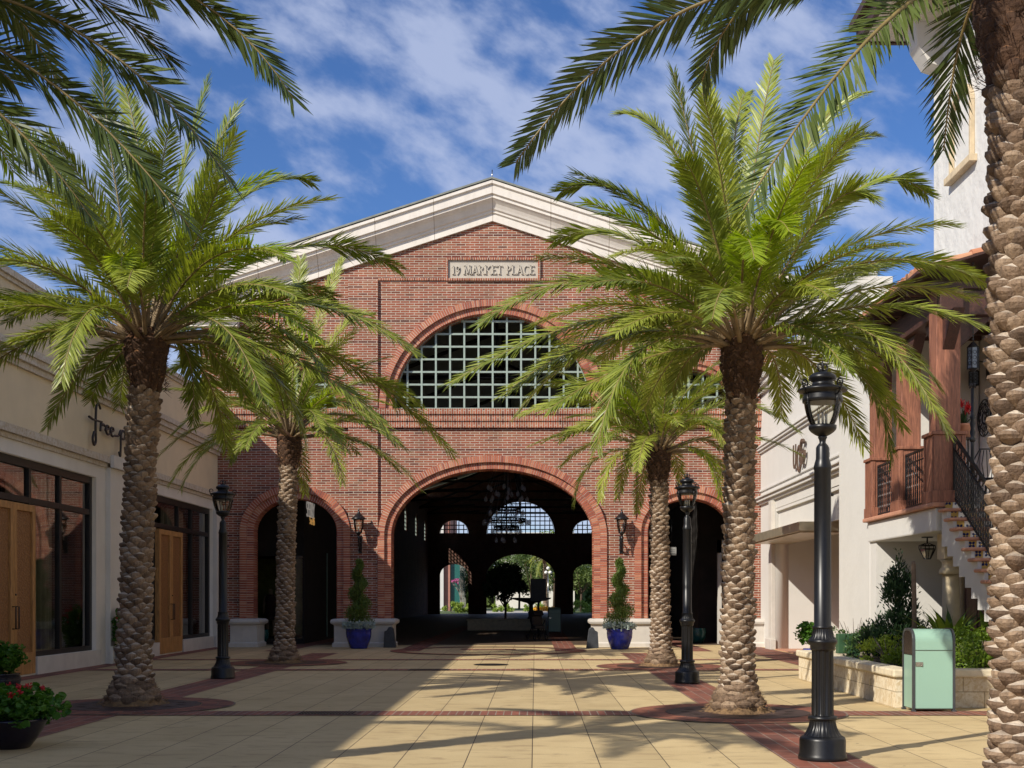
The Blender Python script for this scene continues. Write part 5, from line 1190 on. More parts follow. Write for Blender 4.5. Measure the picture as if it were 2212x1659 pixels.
# facade wall lamps
def sconce(lab, x):
    o = thing('wall_lamp', lab, 'wall lamp', (x, FY - .09, 0), group='black wall lamps flanking the central arch')
    y = -.36; c = (0, y, 0); m = MB()
    m.lathe([(.045, 3.62), (.06, 3.66), (.11, 3.70), (.115, 3.74)], c, 20)
    m.lathe([(.16, 4.12), (.235, 4.14), (.24, 4.165), (.20, 4.20), (.14, 4.26), (.09, 4.31), (.05, 4.34), (.05, 4.37), (.02, 4.40), (.03, 4.43), (.004, 4.50)], c, 28)
    for k in range(6):
        a = pi * k / 3; m.tube([(.11 * cos(a), y + .11 * sin(a), 3.74), (.15 * cos(a), y + .15 * sin(a), 3.92), (.165 * cos(a), y + .165 * sin(a), 4.13)], .009, 4)
    m.build('lantern_frame', M['black'], o)
    g_ = MB(); g_.lathe([(.10, 3.74), (.142, 3.92), (.158, 4.12)], c, 20, cap=False); g_.build('lantern_glass', M['clear'], o)
    m = MB(); m.lathe([(.02, 3.74), (.02, 3.90)], c, 8, 0); m.lathe([(.02, 3.90), (.03, 3.94), (.004, 4.0)], c, 8, 1); m.build('candle', [M['whitep'], M['clear']], o)
    m = MB(); m.box(-.055, .055, -.03, -.001, 3.05, 3.62); m.tube([(0, -.03, 3.15), (0, -.14, 3.16), (0, -.22, 3.24), (0, -.2, 3.34), (0, -.26, 3.44), (0, -.36, 3.50), (0, -.36, 3.63)], [.03, .034, .036, .034, .03, .026, .024], 8); m.tube([(0, -.03, 3.4), (0, -.13, 3.42), (0, -.2, 3.36)], .02, 6)
    m.lathe([(.004, 3.30), (.035, 3.42), (.03, 3.50), (.05, 3.6)], c, 12)
    m.build('bracket', M['black'], o)
    return o
sconce('black wall lamp on the brick pier left of the central arch', (779 - 1156) / SC); sconce('black wall lamp on the brick pier right of the central arch', (1341 - 1156) / SC)
# ================================================================ POTS, TOPIARY
def topiary(lab, x, y, seed, ph=0):
    rnd = random.Random(seed); o = thing('topiary_pot', lab, 'potted plant', (x, y, 0), group='blue pots with spiral topiary flanking the central arch')
    m = MB(); m.lathe([(.24, 0), (.27, .02), (.33, .18), (.385, .36), (.40, .50), (.395, .585), (.41, .60), (.415, .62), (.395, .635), (.37, .62), (.36, .56)], seg=72, flute=(.05, .56, 24, .035)); m.build('pot', M['blue'], o)
    m = MB(); m.lathe([(0.0, .57), (.36, .57)], seg=24, cap=False); m.build('soil', M['soil'], o)
    m = MB(); m.tube([(0, 0, .5), (0.01, 0, 2.6)], .022, 6); m.build('stem', M['trunkd'], o)
    m = MB(); pts = []
    for i in range(9500):
        t = rnd.random() ** 1.15; z = .80 + t * 1.95; R_ = .27 * (1 - t) ** .8 + .05; a = ph + t * 2 * pi * 3.1; rr = R_ * (.55 if t < .97 else 0)
        c = Vector((cos(a) * rr, sin(a) * rr, z)); rad_ = (.27 * (1 - t) + .10)
        d = Vector((rnd.gauss(0, 1), rnd.gauss(0, 1), rnd.gauss(0, 1))).normalized() * rad_ * (.5 + .55 * rnd.random()); d.z *= .75; pts.append(c + d)
    leafcloud(m, pts, .07, rnd, 0, .34, 1.4); m.build('spiral_foliage', M['juniper'], o)
    m = MB()
    for i in range(230):
        a = rnd.uniform(0, 2 * pi); r = rnd.uniform(.16, .47); c = Vector((r * cos(a), r * sin(a), .66 + .12 * rnd.random()))
        for k in range(9):
            d = Vector((cos(a) * rnd.uniform(-.3, 1.3), sin(a) * rnd.uniform(-.3, 1.3), rnd.uniform(-.5, 1.0))).normalized(); s_ = rnd.uniform(.07, .13); n = d.orthogonal().normalized(); n = Matrix.Rotation(rnd.uniform(0, 6.28), 3, d) @ n
            q = [c, c + d * s_ * .35 + n * .013, c + d * s_ * .55 + n * .028, c + d * s_ * .8 + n * .015, c + d * s_, c + d * s_ * .8 - n * .015, c + d * s_ * .55 - n * .028, c + d * s_ * .35 - n * .013]; m.add(q, [(0, 1, 2, 3, 4, 5, 6, 7)])
    m.build('silver_foliage', M['silver'], o); return o
topiary('blue glazed pot with spiral juniper and silvery leaves left of the central arch, in shade', PX(773, 39.0), 39.2, 21, .5); topiary('blue glazed pot with spiral juniper and silvery leaves right of the central arch, sunlit', PX(1339, 38.6), 38.7, 22, 2.6)
def wedge(lab, x, y, sg_):
    m = MB(); pr = [(-.20 * sg_, 0), (.19 * sg_, 0), (.16 * sg_, .52), (.08 * sg_, .56), (.02 * sg_, .66), (-.06 * sg_, .66), (-.12 * sg_, .60)]
    m.prism(pr if sg_ > 0 else pr[::-1], -.14, .14); return tag(m.build('floor_board', M['slate'], loc=(x, y, 0), bevel=.01), lab, 'floor stand', 'dark stands at the feet of the central arch')
wedge('dark slate wedge shaped stand leaning at the left foot of the central arch', PX(842, 40.1), 40.1, -1); wedge('dark slate wedge shaped stand leaning at the right foot of the central arch', PX(1280, 39.6), 39.6, 1)
def geranium(name, lab, x, y, potprof, potmat, r, zc_, seed, nflow=7, rim=None, n=1500, size=.065, flowers='red', squash=.75):
    rnd = random.Random(seed); o = thing(name, lab, 'potted plant', (x, y, 0))
    m = MB(); m.lathe(potprof, seg=48); m.build('pot', potmat, o)
    zr = potprof[-1][1]; m = MB(); m.lathe([(0, zr - .03), (potprof[-1][0] * .95, zr - .03)], seg=20, cap=False); m.build('soil', M['soil'], o)
    m = MB(); pts = ballpts((0, 0, zc_), r, n, rnd, .45, squash)
    for p in pts:      # round scalloped leaves
        d = Vector((rnd.gauss(0, .6), rnd.gauss(0, .6), 1.0 + rnd.gauss(0, .4))).normalized(); u = d.orthogonal().normalized(); v = d.cross(u); s_ = size * rnd.uniform(.5, 1.0); a0 = rnd.uniform(0, 6.28)
        m.add([p + (u * cos(a0 + 2 * pi * k / 9) + v * sin(a0 + 2 * pi * k / 9)) * s_ * (1 if k % 2 else .82) - d * s_ * .25 * (k % 2) for k in range(9)], [tuple(range(9))])
    m.build('foliage', M['geran'], o)
    m = MB()
    for k in range(nflow):
        a = rnd.uniform(0, 2 * pi); e = rnd.uniform(.1, 1.2); c = Vector((r * cos(a) * cos(e), r * sin(a) * cos(e), zc_ + r * squash * sin(e) + .02)); leafcloud(m, ballpts(c, size * .62, 40, rnd, .3), size * .42, rnd, 0, .9)
    m.build('flowers', M['red'], o); return o
pp = [(.20, 0), (.22, .01), (.30, .14), (.37, .28), (.41, .38), (.43, .40), (.43, .43), (.40, .44)]
geranium('geranium_pot', 'large dark bowl of red geraniums in the bottom left corner', PX(14, 13.2), 13.3, [(a * .9, b * .74) for a, b in pp], M['darkpot'], .54, .42, 31, 14, n=1700, size=.055, squash=.46)
geranium('geranium_pot', 'dark glazed pot with green geranium leaves before the wooden shop doors at the left edge', PX(2, 20.8), 20.8, [(.2, 0), (.28, .1), (.32, .24), (.29, .32), (.31, .34)], M['darkpot'], .40, .60, 32, 2, n=1100, size=.055, squash=.7)
geranium('flower_basket', 'tall red flowering plant against the cream shop pilaster, behind the palm trunk', -9.92, 30.4, [(.16, 0), (.22, .2), (.26, .42), (.24, .45)], M['darkpot'], .38, .85, 33, 22, n=1300, size=.05, squash=1.45)
# ================================================================ PLANTER WITH BED
pt = thing('stone_planter', 'low limestone planter wall with smooth cap around the plant bed on the right', 'planter', (5.2, 18.1, 0))
PP = lambda o: setattr(o, 'parent', pt) or setattr(o, 'matrix_parent_inverse', Matrix.Translation((-5.2, -18.1, 0))) or o
m = MB(); m.box(5.22, 5.44, 18.10, 24.75, 0, .445); PP(m.build('side_wall', M['limestone']))
m = MB(); m.box(5.441, 9.5, 18.102, 18.32, 0, .445); PP(m.build('front_wall', M['limestone_x']))
m = MB(); m.prism([(5.17, 18.05), (9.5, 18.05), (9.5, 18.4), (5.50, 18.4), (5.50, 24.45), (6.65, 24.45), (6.65, 24.80), (5.17, 24.80)], .447, .565, 0, 'XY'); PP(m.build('cap', M['limecap'], bevel=.025))
m = MB(); m.box(5.45, 9.4, 18.33, 24.5, .30, .47); PP(m.build('bed_soil', M['soil']))
for y in (20.1, 21.5, 23.0): pass
m = MB()
for y in (19.45, 20.8, 22.4): m.box(5.205, 5.219, y - .03, y + .03, .24, .34)
PP(m.build('step_light', M['brass']))
def bush(name, lab, cat, c, r, mt, seed, n, size, squash=.8, asp=.5, stems=10, group=None, up=.4):
    rnd = random.Random(seed); o = thing(name, lab, cat, (c[0], c[1], c[2]), group=group); m = MB()
    for k in range(stems):
        a = rnd.uniform(0, 2 * pi); e = Vector((cos(a) * r * .6, sin(a) * r * .6, r * squash * rnd.uniform(.7, 1.4))); m.tube([(0, 0, 0), e * .5 + Vector((0, 0, .05)), e], [.011, .008, .004], 4)
    m.build('stems', M['twig'], o)
    m = MB(); pts = []
    nc = max(6, n // 90)
    for k in range(nc):
        a = rnd.uniform(0, 2 * pi); q = sqrt(rnd.random()) * r; z = rnd.uniform(.15, 1.5) * r * squash * (1 - .4 * (q / r) ** 2); cc = Vector((cos(a) * q, sin(a) * q, z))
        pts += ballpts(cc, r * rnd.uniform(.22, .38), n // nc, rnd, .4, .8)
    leafcloud(m, [p for p in pts if p.z > .02], size, rnd, 0, asp, up); m.build('foliage', mt, o); return o
bz0 = .47
bush('shrub', 'bright yellow green shrub in the planter just right of the mint bin', 'shrub', (6.75, 19.0, bz0), .62, M['shrub'], 41, 3600, .055, .72)
bush('shrub', 'bright green shrub at the right end of the planter next to the big palm trunk', 'shrub', (7.6, 19.1, bz0), .6, M['shrub'], 42, 2600, .055, .75)
bush('shrub', 'yellow green shrub in the planter just left of the mint bin', 'shrub', (5.84, 20.7, bz0), .44, M['shrub'], 43, 2300, .05, .85)
bush('shrub', 'dark leafy shrub in the planter between the green box and the conifer', 'shrub', (6.0, 22.4, bz0), .50, M['shrubd'], 44, 1500, .05, .8)
bush('shrub', 'thin airy shrub with wispy stems behind the green box', 'shrub', (6.05, 23.7, bz0), .55, M['shrubd'], 45, 620, .065, 1.0, .4, 22)
# conifer (layered) with stake
def conifer(lab, c, seed):
    rnd = random.Random(seed); o = thing('conifer', lab, 'small conifer', c); m = MB(); m.tube([(0, 0, 0), (.02, 0, .8), (0, 0, 1.75)], [.035, .025, .01], 6); m.build('trunk', M['trunkd'], o)
    m = MB(); clumps = [(0, 0, 1.62, .13, .30), (-.10, .02, 1.42, .13, .2), (.10, 0, 1.38, .12, .2), (-.02, 0, 1.25, .17, .18), (-.19, 0, 1.28, .09, .15), (.14, 0, 1.52, .07, .16), (-.14, 0, 1.56, .07, .14), (.0, 0, .98, .12, .22), (.12, .0, .86, .13, .16), (.24, 0, 1.05, .07, .14), (-.13, 0, .80, .13, .18), (.22, 0, .68, .17, .16), (0, 0, .55, .24, .2), (-.34, 0, .62, .10, .22), (-.30, 0, .38, .18, .2), (-.55, 0, .48, .10, .2), (-.55, 0, .30, .16, .16),
              (-.1, 0, .3, .26, .2), (.22, 0, .36, .22, .2), (.46, 0, .46, .12, .24), (.5, 0, .28, .14, .16), (.66, 0, .3, .07, .12)]
    for (x, y, z, r, hh_) in clumps:
        for _ in range(int(2600 * r)):
            d = Vector((rnd.gauss(0, .55), rnd.gauss(0, .55), rnd.gauss(0, .55))); tpr = 1 - max(0, d.z) * .5; p = Vector((x + d.x * r * tpr, y + d.y * r * tpr + rnd.gauss(0, .05), (z + d.z * hh_) * .93)); dd = Vector((d.x, d.y, 1.4 + rnd.gauss(0, .4))).normalized(); n = dd.orthogonal().normalized(); n = Matrix.Rotation(rnd.uniform(0, 6.28), 3, dd) @ n
            s_ = rnd.uniform(.05, .095); m.add([p, p + dd * s_ * .5 + n * .014, p + dd * s_, p + dd * s_ * .5 - n * .014], [(0, 1, 2, 3)])
    m.build('foliage', M['conifer'], o); return o
cyy = 21.6; conifer('dark green clumped conifer tied to a wooden stake in the planter', (PX(1942, cyy), cyy, bz0), 51)
m = MB(); m.tube([(0, 0, 0), (.01, 0, .9), (-.005, 0, PZ(1214, 20.8) - bz0 - .05), (-.01, 0, PZ(1212, 20.8) - bz0)], [.042, .040, .037, .028], 10)
stk = tag(m.build('wooden_stake', M['stake'], loc=(PX(1974, 20.8), 20.8, bz0)), 'round brown wooden stake beside the dark conifer in the planter', 'stake')
# variegated ginger / cordyline leaves
def strap(lab, c, seed, n, L, mt):
    rnd = random.Random(seed); o = thing('strap_leaf_plant', lab, 'leafy plant', c, group='striped strap leaf plants in the planter')
    for k in range(n):
        m = MB(); a = rnd.uniform(0, 2 * pi); e = rnd.uniform(.65, 1.35); l = L * rnd.uniform(.75, 1.1); w = .055 * rnd.uniform(.8, 1.2); d = Vector((cos(a) * cos(e), sin(a) * cos(e), sin(e))); s_ = Vector((-sin(a), cos(a), 0)); vs = []
        for i in range(9):
            t = i / 8; p = d * l * t + Vector((0, 0, -1)) * l * .30 * t * t + Vector((cos(a), sin(a), 0)) * l * .18 * t * t; ww = w * (sin(min(1, t * 1.15 + .12) * pi) ** .8 + .03) if t < 1 else .002; up_ = Vector((0, 0, ww * .35)); vs += [p - s_ * ww + up_, p, p + s_ * ww + up_]
        m.add(vs, [(i * 3 + j, i * 3 + j + 1, i * 3 + 4 + j, i * 3 + 3 + j) for i in range(8) for j in range(2)], 0, True); m.build('leaf', mt, o)
    return o
strap('striped strap leaf plant with arching leaves behind the mint bin', (6.6, 19.9, bz0 + .15), 61, 34, 1.35, M['ginger']); strap('striped strap leaf plant under the stairs next to the big palm trunk', (7.2, 19.8, bz0 + .15), 62, 30, 1.25, M['ginger'])
strap('dark arching strap leaf plant by the round column under the stairs', (6.9, 20.7, bz0 + .2), 63, 22, 1.25, M['shrubd'])
# green utility box
gx, gy = PX(1828, 22.9), 22.9; m = MB(); s_ = 22.9 / F; w = .17; m.box(-w, w * .62, -.10, .10, .14, .50); ub = thing('utility_box', 'green painted utility box on a post in the planter', 'utility box', (gx, gy, bz0 - .03))
m.build('cabinet', M['boxgreen'], ub, bevel=.008); m = MB(); m.box(w * .62 + .002, w + .05, -.12, .12, .10, .51); m.box(w * .2, w * .5, -.05, .05, 0, .14); m.box(w * .85, w + .03, -.03, .03, -.02, .12); m.build('bracket', M['boxgreen'], ub, bevel=.006); m = MB(); m.box(-.045, -.040, -.104, -.0995, .15, .49); m.build('door_seam', M['iron'], ub)
# blue pot with geranium by the shop door
geranium('geranium_pot', 'bright blue pot of red geraniums on the planter end by the white shop door', 5.75, 25.9, [(.20, 0), (.24, .04), (.27, .18), (.27, .25), (.275, .27), (.27, .29), (.25, .40), (.22, .50), (.19, .55)], M['blue'], .33, .86, 34, 5, n=900, size=.05)
bush('leafy_pot_plant', 'pale green leafy plant in a blue pot at the corner of the alcove', 'potted plant', (6.45, 24.2, .75), .28, M['geran'], 46, 500, .06, .8)
m = MB(); m.lathe([(.12, 0), (.2, .1), (.22, .22), (.18, .28)], seg=24); tag(m.build('blue_pot', M['blue'], loc=(6.35, 23.4, .5)), 'blue glazed pot half hidden by shrubs in the planter', 'pot')
# balcony pots
def bromeliad(lab, c, seed, red=True):
    rnd = random.Random(seed); o = thing('balcony_pot', lab, 'potted plant', c, group='terracotta pots on the balcony'); m = MB(); m.lathe([(.10, 0), (.13, .2), (.145, .205), (.145, .24), (.12, .245)], seg=20); m.build('pot', M['terra'], o)
    m = MB(); lf = MB()
    for k in range(34):
        a = rnd.uniform(0, 6.28); e = rnd.uniform(.5, 1.4); d = Vector((cos(a) * cos(e), sin(a) * cos(e), sin(e))); l = rnd.uniform(.2, .38); s2 = Vector((-sin(a), cos(a), 0)) * .016; p = Vector((0, 0, .22)); lf.add([p - s2, p + s2, p + d * l * .6 + s2, p + d * l * .6 - s2, p + d * l - Vector((0, 0, .05))], [(0, 1, 2, 3), (3, 2, 4)])
    lf.build('foliage', M['conifer'], o)
    if red:
        for k in range(3):
            c2 = Vector((rnd.uniform(-.1, .1), rnd.uniform(-.1, .1), .45 + .06 * k)); leafcloud(m, ballpts(c2, .06, 60, rnd, .2, 1.5), .07, rnd, 0, .3, 1.5)
        m.build('flowers', M['red'], o)
    return o
yb = 21.2; bromeliad('terracotta pot with red bromeliad on a stand behind the near cedar post', (PX(2083, yb), yb, PZ(947, yb)), 71)
m = MB()
for sx in (-.12, .12):
    for sy_ in (-.12, .12): m.tube([(sx, sy_, 0), (sx * .8, sy_ * .8, PZ(947, yb) - bz - .03)], .012, 4)
m.lathe([(.17, PZ(947, yb) - bz - .035), (.17, PZ(947, yb) - bz - .021)], seg=20); tag(m.build('plant_stand', M['iron'], loc=(PX(2083, yb), yb, bz + .02)), 'black iron plant stand holding the red bromeliad pot', 'plant stand')
bromeliad('terracotta pot with green leaves on the balcony floor behind the stair railing', (PX(2078, 21.5), 21.45, bz + .04), 72, False)
# ================================================================ MINT BIN
def bin_(lab, x, y, group=None):
    o = thing('litter_bin', lab, 'litter bin', (x, y, 0), group='mint litter bins'); w, d, h = .60, .50, 1.17
    def side(inset, z0, z1, r=.17, n=8):
        y0, y1 = inset, d - inset; p = [(y0, z0), (y0, z1 - r)] + [(y0 + r - r * cos(pi / 2 * k / n), z1 - r + r * sin(pi / 2 * k / n)) for k in range(1, n + 1)]
        p += [(y1 - r + r * sin(pi / 2 * k / n), z1 - r + r * cos(pi / 2 * k / n)) for k in range(0, n + 1)] + [(y1, z0)]; return p
    m = MB(); m.prism(side(.012, .05, h - .012), .035, w - .035, 0, 'YZ'); m.build('body', M['binmint'], o, bevel=.004)
    for xx in (0, w - .035 + .0):
        m = MB(); A = side(0, .0, h); B = side(.038, .0, h - .038, .14)
        for i in range(len(A) - 1): m.prism([A[i], A[i + 1], B[i + 1], B[i]], xx, xx + .035, 0, 'YZ')
        for yy in (0, d - .04): m.box(xx - .012, xx + .048, yy - .01, yy + .05, 0, .03)
        m.build('side_frame', M['bingrey'], o, bevel=.004)
    m = MB(); m.prism([q for q in side(.04, .80, h - .04, .135)], .010, .0345, 0, 'YZ'); m.build('opening_flap', M['smoke'], o)
    m = MB(); m.box(.013, .0345, .05, d - .05, .05, .79); m.build('side_panel', M['binmint'], o)
    m = MB(); m.box(.04, w - .04, .005, .0115, .862, .868); m.box(.036, w - .036, .02, d - .02, .035, .05); m.build('seam', M['soil'], o)
    m = MB(); m.box(.045, .145, .003, .0115, .64, .70); m.tube([(.13, .0, .65), (.13, -.004, .65)], .01, 8); m.box(.118, .14, -.002, .0035, .645, .695); m.build('latch', M['steel'], o)
    return o
bn = bin_('mint green litter bin with grey frame and rounded top in front of the limestone planter', 5.27, 17.45)
# ================================================================ INSIDE THE HALL
dup(bn, (PX(1184, 57), 57, 0), 'shaded litter bin inside the market hall right of the central planter')
bn2 = None
pl_ = thing('hall_planter', 'long low stone planter in the middle of the dark market hall', 'planter', (-1.4, 61, 0)); m = MB(); m.box(-1.9, 1.9, 0, 1.0, 0, .48); m.build('planter_wall', M['limecap'], pl_); m = MB(); m.box(-1.95, 1.95, -.05, 1.05, .481, .56); m.build('cap', M['limecap'], pl_, bevel=.02)
# tree with dark round crown over the planter
def tree(name, lab, cat, x, y, h, cr, cz, mt, seed, n, size, trunkr=.12, group=None, squash=.8, limbs=7):
    rnd = random.Random(seed); o = thing(name, lab, cat, (x, y, 0), group=group); m = MB(); m.tube([(0, 0, 0), (.05, 0, cz * .5), (0, 0, cz)], [trunkr, trunkr * .8, trunkr * .5], 8)
    for k in range(limbs): a = 2 * pi * k / limbs; m.tube([(0, 0, cz * .55), (cos(a) * cr * .4, sin(a) * cr * .4, cz * .9), (cos(a) * cr * .8, sin(a) * cr * .8, cz + cr * .3)], [trunkr * .5, trunkr * .3, .02], 5)
    m.build('trunk', M['trunkd'], o); m = MB(); pts = []
    for k in range(26):
        d = Vector((rnd.gauss(0, 1), rnd.gauss(0, 1), rnd.gauss(0, 1))).normalized() * cr * rnd.uniform(.35, .8); d.z *= squash; pts += ballpts(Vector((0, 0, cz + cr * .25)) + d, cr * rnd.uniform(.2, .4), n // 26, rnd, .5)
    leafcloud(m, pts, size, rnd, 0, .45, .1); m.build('crown', mt, o); return o
tree('indoor_tree', 'dark round leafy tree in the planter inside the hall', 'tree', -1.5, 61.6, 3.2, 1.25, 2.05, M['conifer'], 81, 5200, .2, .07)
fn_ = thing('fountain_bowl', 'dark stone fountain bowl beside the tree inside the hall', 'fountain', (-.2, 61.5, .48)); m = MB(); m.lathe([(.25, 0), (.12, .2), (.1, .75), (.2, .85), (.95, 1.05), (1.0, 1.12), (.9, 1.12), (.2, 1.0)], seg=28); m.build('bowl', M['slate'], fn_)
m = MB(); m.box(-.35, .35, -.03, .03, 1.45, 2.45); m.tube([(0, 0, 0), (0, 0, 1.46)], .05, 8); m.lathe([(.25, 0), (.25, .03)], seg=16); tag(m.build('standing_sign', M['slate'], loc=(PX(1163, 56), 56, 0)), 'dark standing sign board inside the hall beside the tree', 'sign')
# stroller
st = thing('stroller', 'dark pushchair standing just inside the central arch', 'stroller', (PX(1160, 47.5), 47.5, 0), .4); m = MB()
m.tube([(-.22, -.3, .12), (-.22, .35, 1.05)], .016, 6); m.tube([(.22, -.3, .12), (.22, .35, 1.05)], .016, 6); m.tube([(-.22, .35, 1.05), (.22, .35, 1.05)], .02, 6); m.tube([(-.22, .35, .12), (-.22, -.25, .75)], .016, 6); m.tube([(.22, .35, .12), (.22, -.25, .75)], .016, 6); m.build('frame', M['iron'], st)
for sx in (-.24, .24):
    for sy_ in (-.32, .36): m = MB(); m.tube([(sx + .09 * 0, sy_ + .1 * cos(t), .11 + .1 * sin(t)) for t in [q * pi / 8 for q in range(17)]], .022, 5); m.build('wheel', M['iron'], st)
m = MB(); m.prism([(-.28, .42), (.1, .42), (.22, .95), (.12, 1.1), (-.1, 1.12), (-.2, .95), (-.02, .9), (-.02, .55), (-.28, .55)], -.2, .2, 0, 'YZ'); m.build('seat', M['letter'], st, bevel=.02)
# chandelier
chd = thing('chandelier', 'tiered black ring chandelier with glass drops hanging in the market hall', 'chandelier', (-1.25, 54.5, 0)); rnd = random.Random(9)
cz0 = lambda py: PZ(py, 54.5)
tiers = [(1051, .55), (1075, .95), (1094, 1.0), (1120, 1.45), (1142, .85)]
m = MB(); zt = cz0(1040)
for (py, r) in [(1102, .62), (1124, .82), (1141, .55)]:
    z = cz0(py); 
    for dz in (-.06, .06): m.tube([(r * cos(a), r * sin(a), z + dz) for a in [q * pi / 18 for q in range(37)]], .03, 5)
    for q in range(30): a = q * pi / 15; m.tube([(r * cos(a), r * sin(a), z - .06), (r * cos(a + .1), r * sin(a + .1), z + .06)], .018, 4)
    for q in range(6): a = q * pi / 3; m.tube([(r * cos(a), r * sin(a), z), (0, 0, z + 1.0)], .012, 4)
m.tube([(0, 0, cz0(1160)), (0, 0, 12.6)], .035, 6); m.build('ring_frame', M['iron'], chd)
zl = [(1056, .85, 6), (1068, .5, 5), (1080, .9, 8), (1110, .75, 10), (1130, 1.0, 14), (1149, .62, 9), (1168, .45, 5)]
for (py, r, n) in zl:
    for q in range(n):
        a = 2 * pi * q / n + py; g_ = MB(); z = cz0(py); c = (r * cos(a), r * sin(a), z); g_.lathe([(.01, .16), (.05, .12), (.085, .03), (.08, -.04), (.03, -.09), (.005, -.1)], c, 10); g_.tube([(c[0], c[1], z + .15), (c[0] * .7, c[1] * .7, z + .8)], .006, 3); g_.build('glass_drop', M['clear'] if False else M['signdrop'] if 'signdrop' in M else M['clear'], chd)
# left arch shop window and signs
isn = thing('letter_sign', 'slim backlit looking letters on the dark shop wall inside the left arch', 'sign', (0, 0, 0))
m = MB(); text(m, 'SPERRY', .52, .06, 0, .018, lambda u, v, d: (-7.98 + d, 43.55 + u * 1.0, PZ(1118, 44.5) + v), 0, .75); m.build('letters', M['halo'], isn)
m = MB(); text(m, 'Since 1935', .26, .035, 0, .015, lambda u, v, d: (-7.98 + d, 44.2 + u * 1.0, PZ(1131, 44.5) - .02 + v), 0, .8); m.build('small_letters', M['halo2'], isn)
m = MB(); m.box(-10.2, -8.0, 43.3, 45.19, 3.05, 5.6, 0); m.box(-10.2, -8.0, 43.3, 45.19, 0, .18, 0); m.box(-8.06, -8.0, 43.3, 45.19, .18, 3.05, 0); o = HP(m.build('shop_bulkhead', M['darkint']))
g_ = MB(); g_.add([(-10.2, 43.32, .18), (-8.06, 43.32, .18), (-8.06, 43.32, 3.05), (-10.2, 43.32, 3.05)], [(0, 1, 2, 3)]); HP(g_.build('shop_window', M['shopglass']))
m = MB(); m.box(-10.15, -8.1, 45.10, 45.18, .2, 3.0); HP(m.build('window_back', mat_simple('green_drape', (0.10, 0.11, 0.02), 0.9, var=.3)))
m = MB()
for pxx in (642, 655, 690, 706): xx = PX(pxx, 48); m.box(xx - .03, xx + .03, 47.9, 48.0, .1, 3.1)
m.box(PX(640, 48), PX(708, 48), 47.9, 48.0, 3.1, 3.3); HP(m.build('glazed_door', mat_simple('teal_door_frame', (.12, .22, .21), .4)))
# mannequin (one skinned body) on a plinth
def figure(name, lab, cat, x, y, z, mat, cloth, rz=0):
    o = thing(name, lab, cat, (x, y, z), rz)
    J = {'pel': (0, 0, .95, .135), 'wai': (0, 0, 1.12, .115), 'che': (0, .01, 1.32, .15), 'nk': (0, 0, 1.50, .055), 'hd': (0, -.01, 1.60, .075), 'tp': (0, -.01, 1.70, .07),
         'lh': (-.10, 0, .88, .09), 'lk': (-.11, -.02, .50, .06), 'la': (-.11, .01, .10, .042), 'lt': (-.12, -.14, .04, .035), 'rh': (.10, 0, .88, .09), 'rk': (.11, -.05, .50, .06), 'ra': (.12, .0, .10, .042), 'rt': (.13, -.15, .04, .035),
         'ls': (-.19, 0, 1.42, .06), 'le': (-.25, .02, 1.14, .042), 'lw': (-.24, -.06, .90, .028), 'lf': (-.24, -.09, .80, .022), 'rs': (.19, 0, 1.42, .06), 're': (.27, .03, 1.14, .042), 'rw': (.22, -.10, .96, .028), 'rf': (.19, -.16, .90, .022)}
    E = [('pel', 'wai'), ('wai', 'che'), ('che', 'nk'), ('nk', 'hd'), ('hd', 'tp'), ('pel', 'lh'), ('lh', 'lk'), ('lk', 'la'), ('la', 'lt'), ('pel', 'rh'), ('rh', 'rk'), ('rk', 'ra'), ('ra', 'rt'), ('che', 'ls'), ('ls', 'le'), ('le', 'lw'), ('lw', 'lf'), ('che', 'rs'), ('rs', 're'), ('re', 'rw'), ('rw', 'rf')]
    ks = list(J); me = bpy.data.meshes.new('body'); me.from_pydata([J[k][:3] for k in ks], [(ks.index(a), ks.index(b)) for a, b in E], []); b = bpy.data.objects.new('body', me); COL.objects.link(b)
    md = b.modifiers.new('skin', 'SKIN'); b.modifiers.new('sub', 'SUBSURF').levels = 2
    for i, k in enumerate(ks): me.skin_vertices[0].data[i].radius = (J[k][3], J[k][3]); me.skin_vertices[0].data[i].use_root = (k == 'pel')
    dg = bpy.context.evaluated_depsgraph_get(); m2 = bpy.data.meshes.new_from_object(b.evaluated_get(dg)); m2.materials.clear(); m2.materials.append(mat); b.modifiers.clear(); b.data = m2; b.parent = o
    c = MB(); c.lathe([(.215, .60), (.19, .9), (.165, 1.12), (.20, 1.32), (.17, 1.44), (.07, 1.50)], seg=20, cap=False); c.build('dress', cloth, o); return o
figure('mannequin', 'dark red dressed mannequin in the shop window inside the left arch', 'mannequin', -9.35, 44.2, .22, M['skin'], M['cloth'])
m = MB(); m.box(-.32, .32, -.03, .03, -.18, .18, 0); bs = thing('blade_sign', 'small cream hanging sign with cursive writing inside the left arch', 'sign', (PX(667, 46), 46, PZ(1165, 46))); m.build('board', M['signwhite'], bs)
m = MB(); m.tube([(-.3, 0, .18), (-.3, 0, 1.2)], .012, 4); m.tube([(.3, 0, .18), (.3, 0, 1.2)], .012, 4); m.build('hanger', M['iron'], bs)
o = script([[(-.27, .0), (-.24, .09), (-.22, -.06), (-.18, .0), (-.15, .03), (-.12, -.04), (-.08, .03), (-.05, -.03), (-.01, .0), (.03, .09), (.02, -.06), (.07, .03), (.1, -.03), (.13, .02), (.17, -.04), (.2, .02), (.24, -.1), (.26, .01)]], lambda u, v: (u, -.036, v), .008, 'writing', M['cloth']); o.parent = bs
bs2 = thing('blade_sign', 'small pale hanging sign inside the right arch', 'sign', (PX(1451, 47), 47, PZ(1191, 47))); m = MB(); m.box(-.17, .17, -.03, .03, -.16, .16); m.build('board', mat_simple('grey_sign', (.35, .35, .34)), bs2); m = MB()
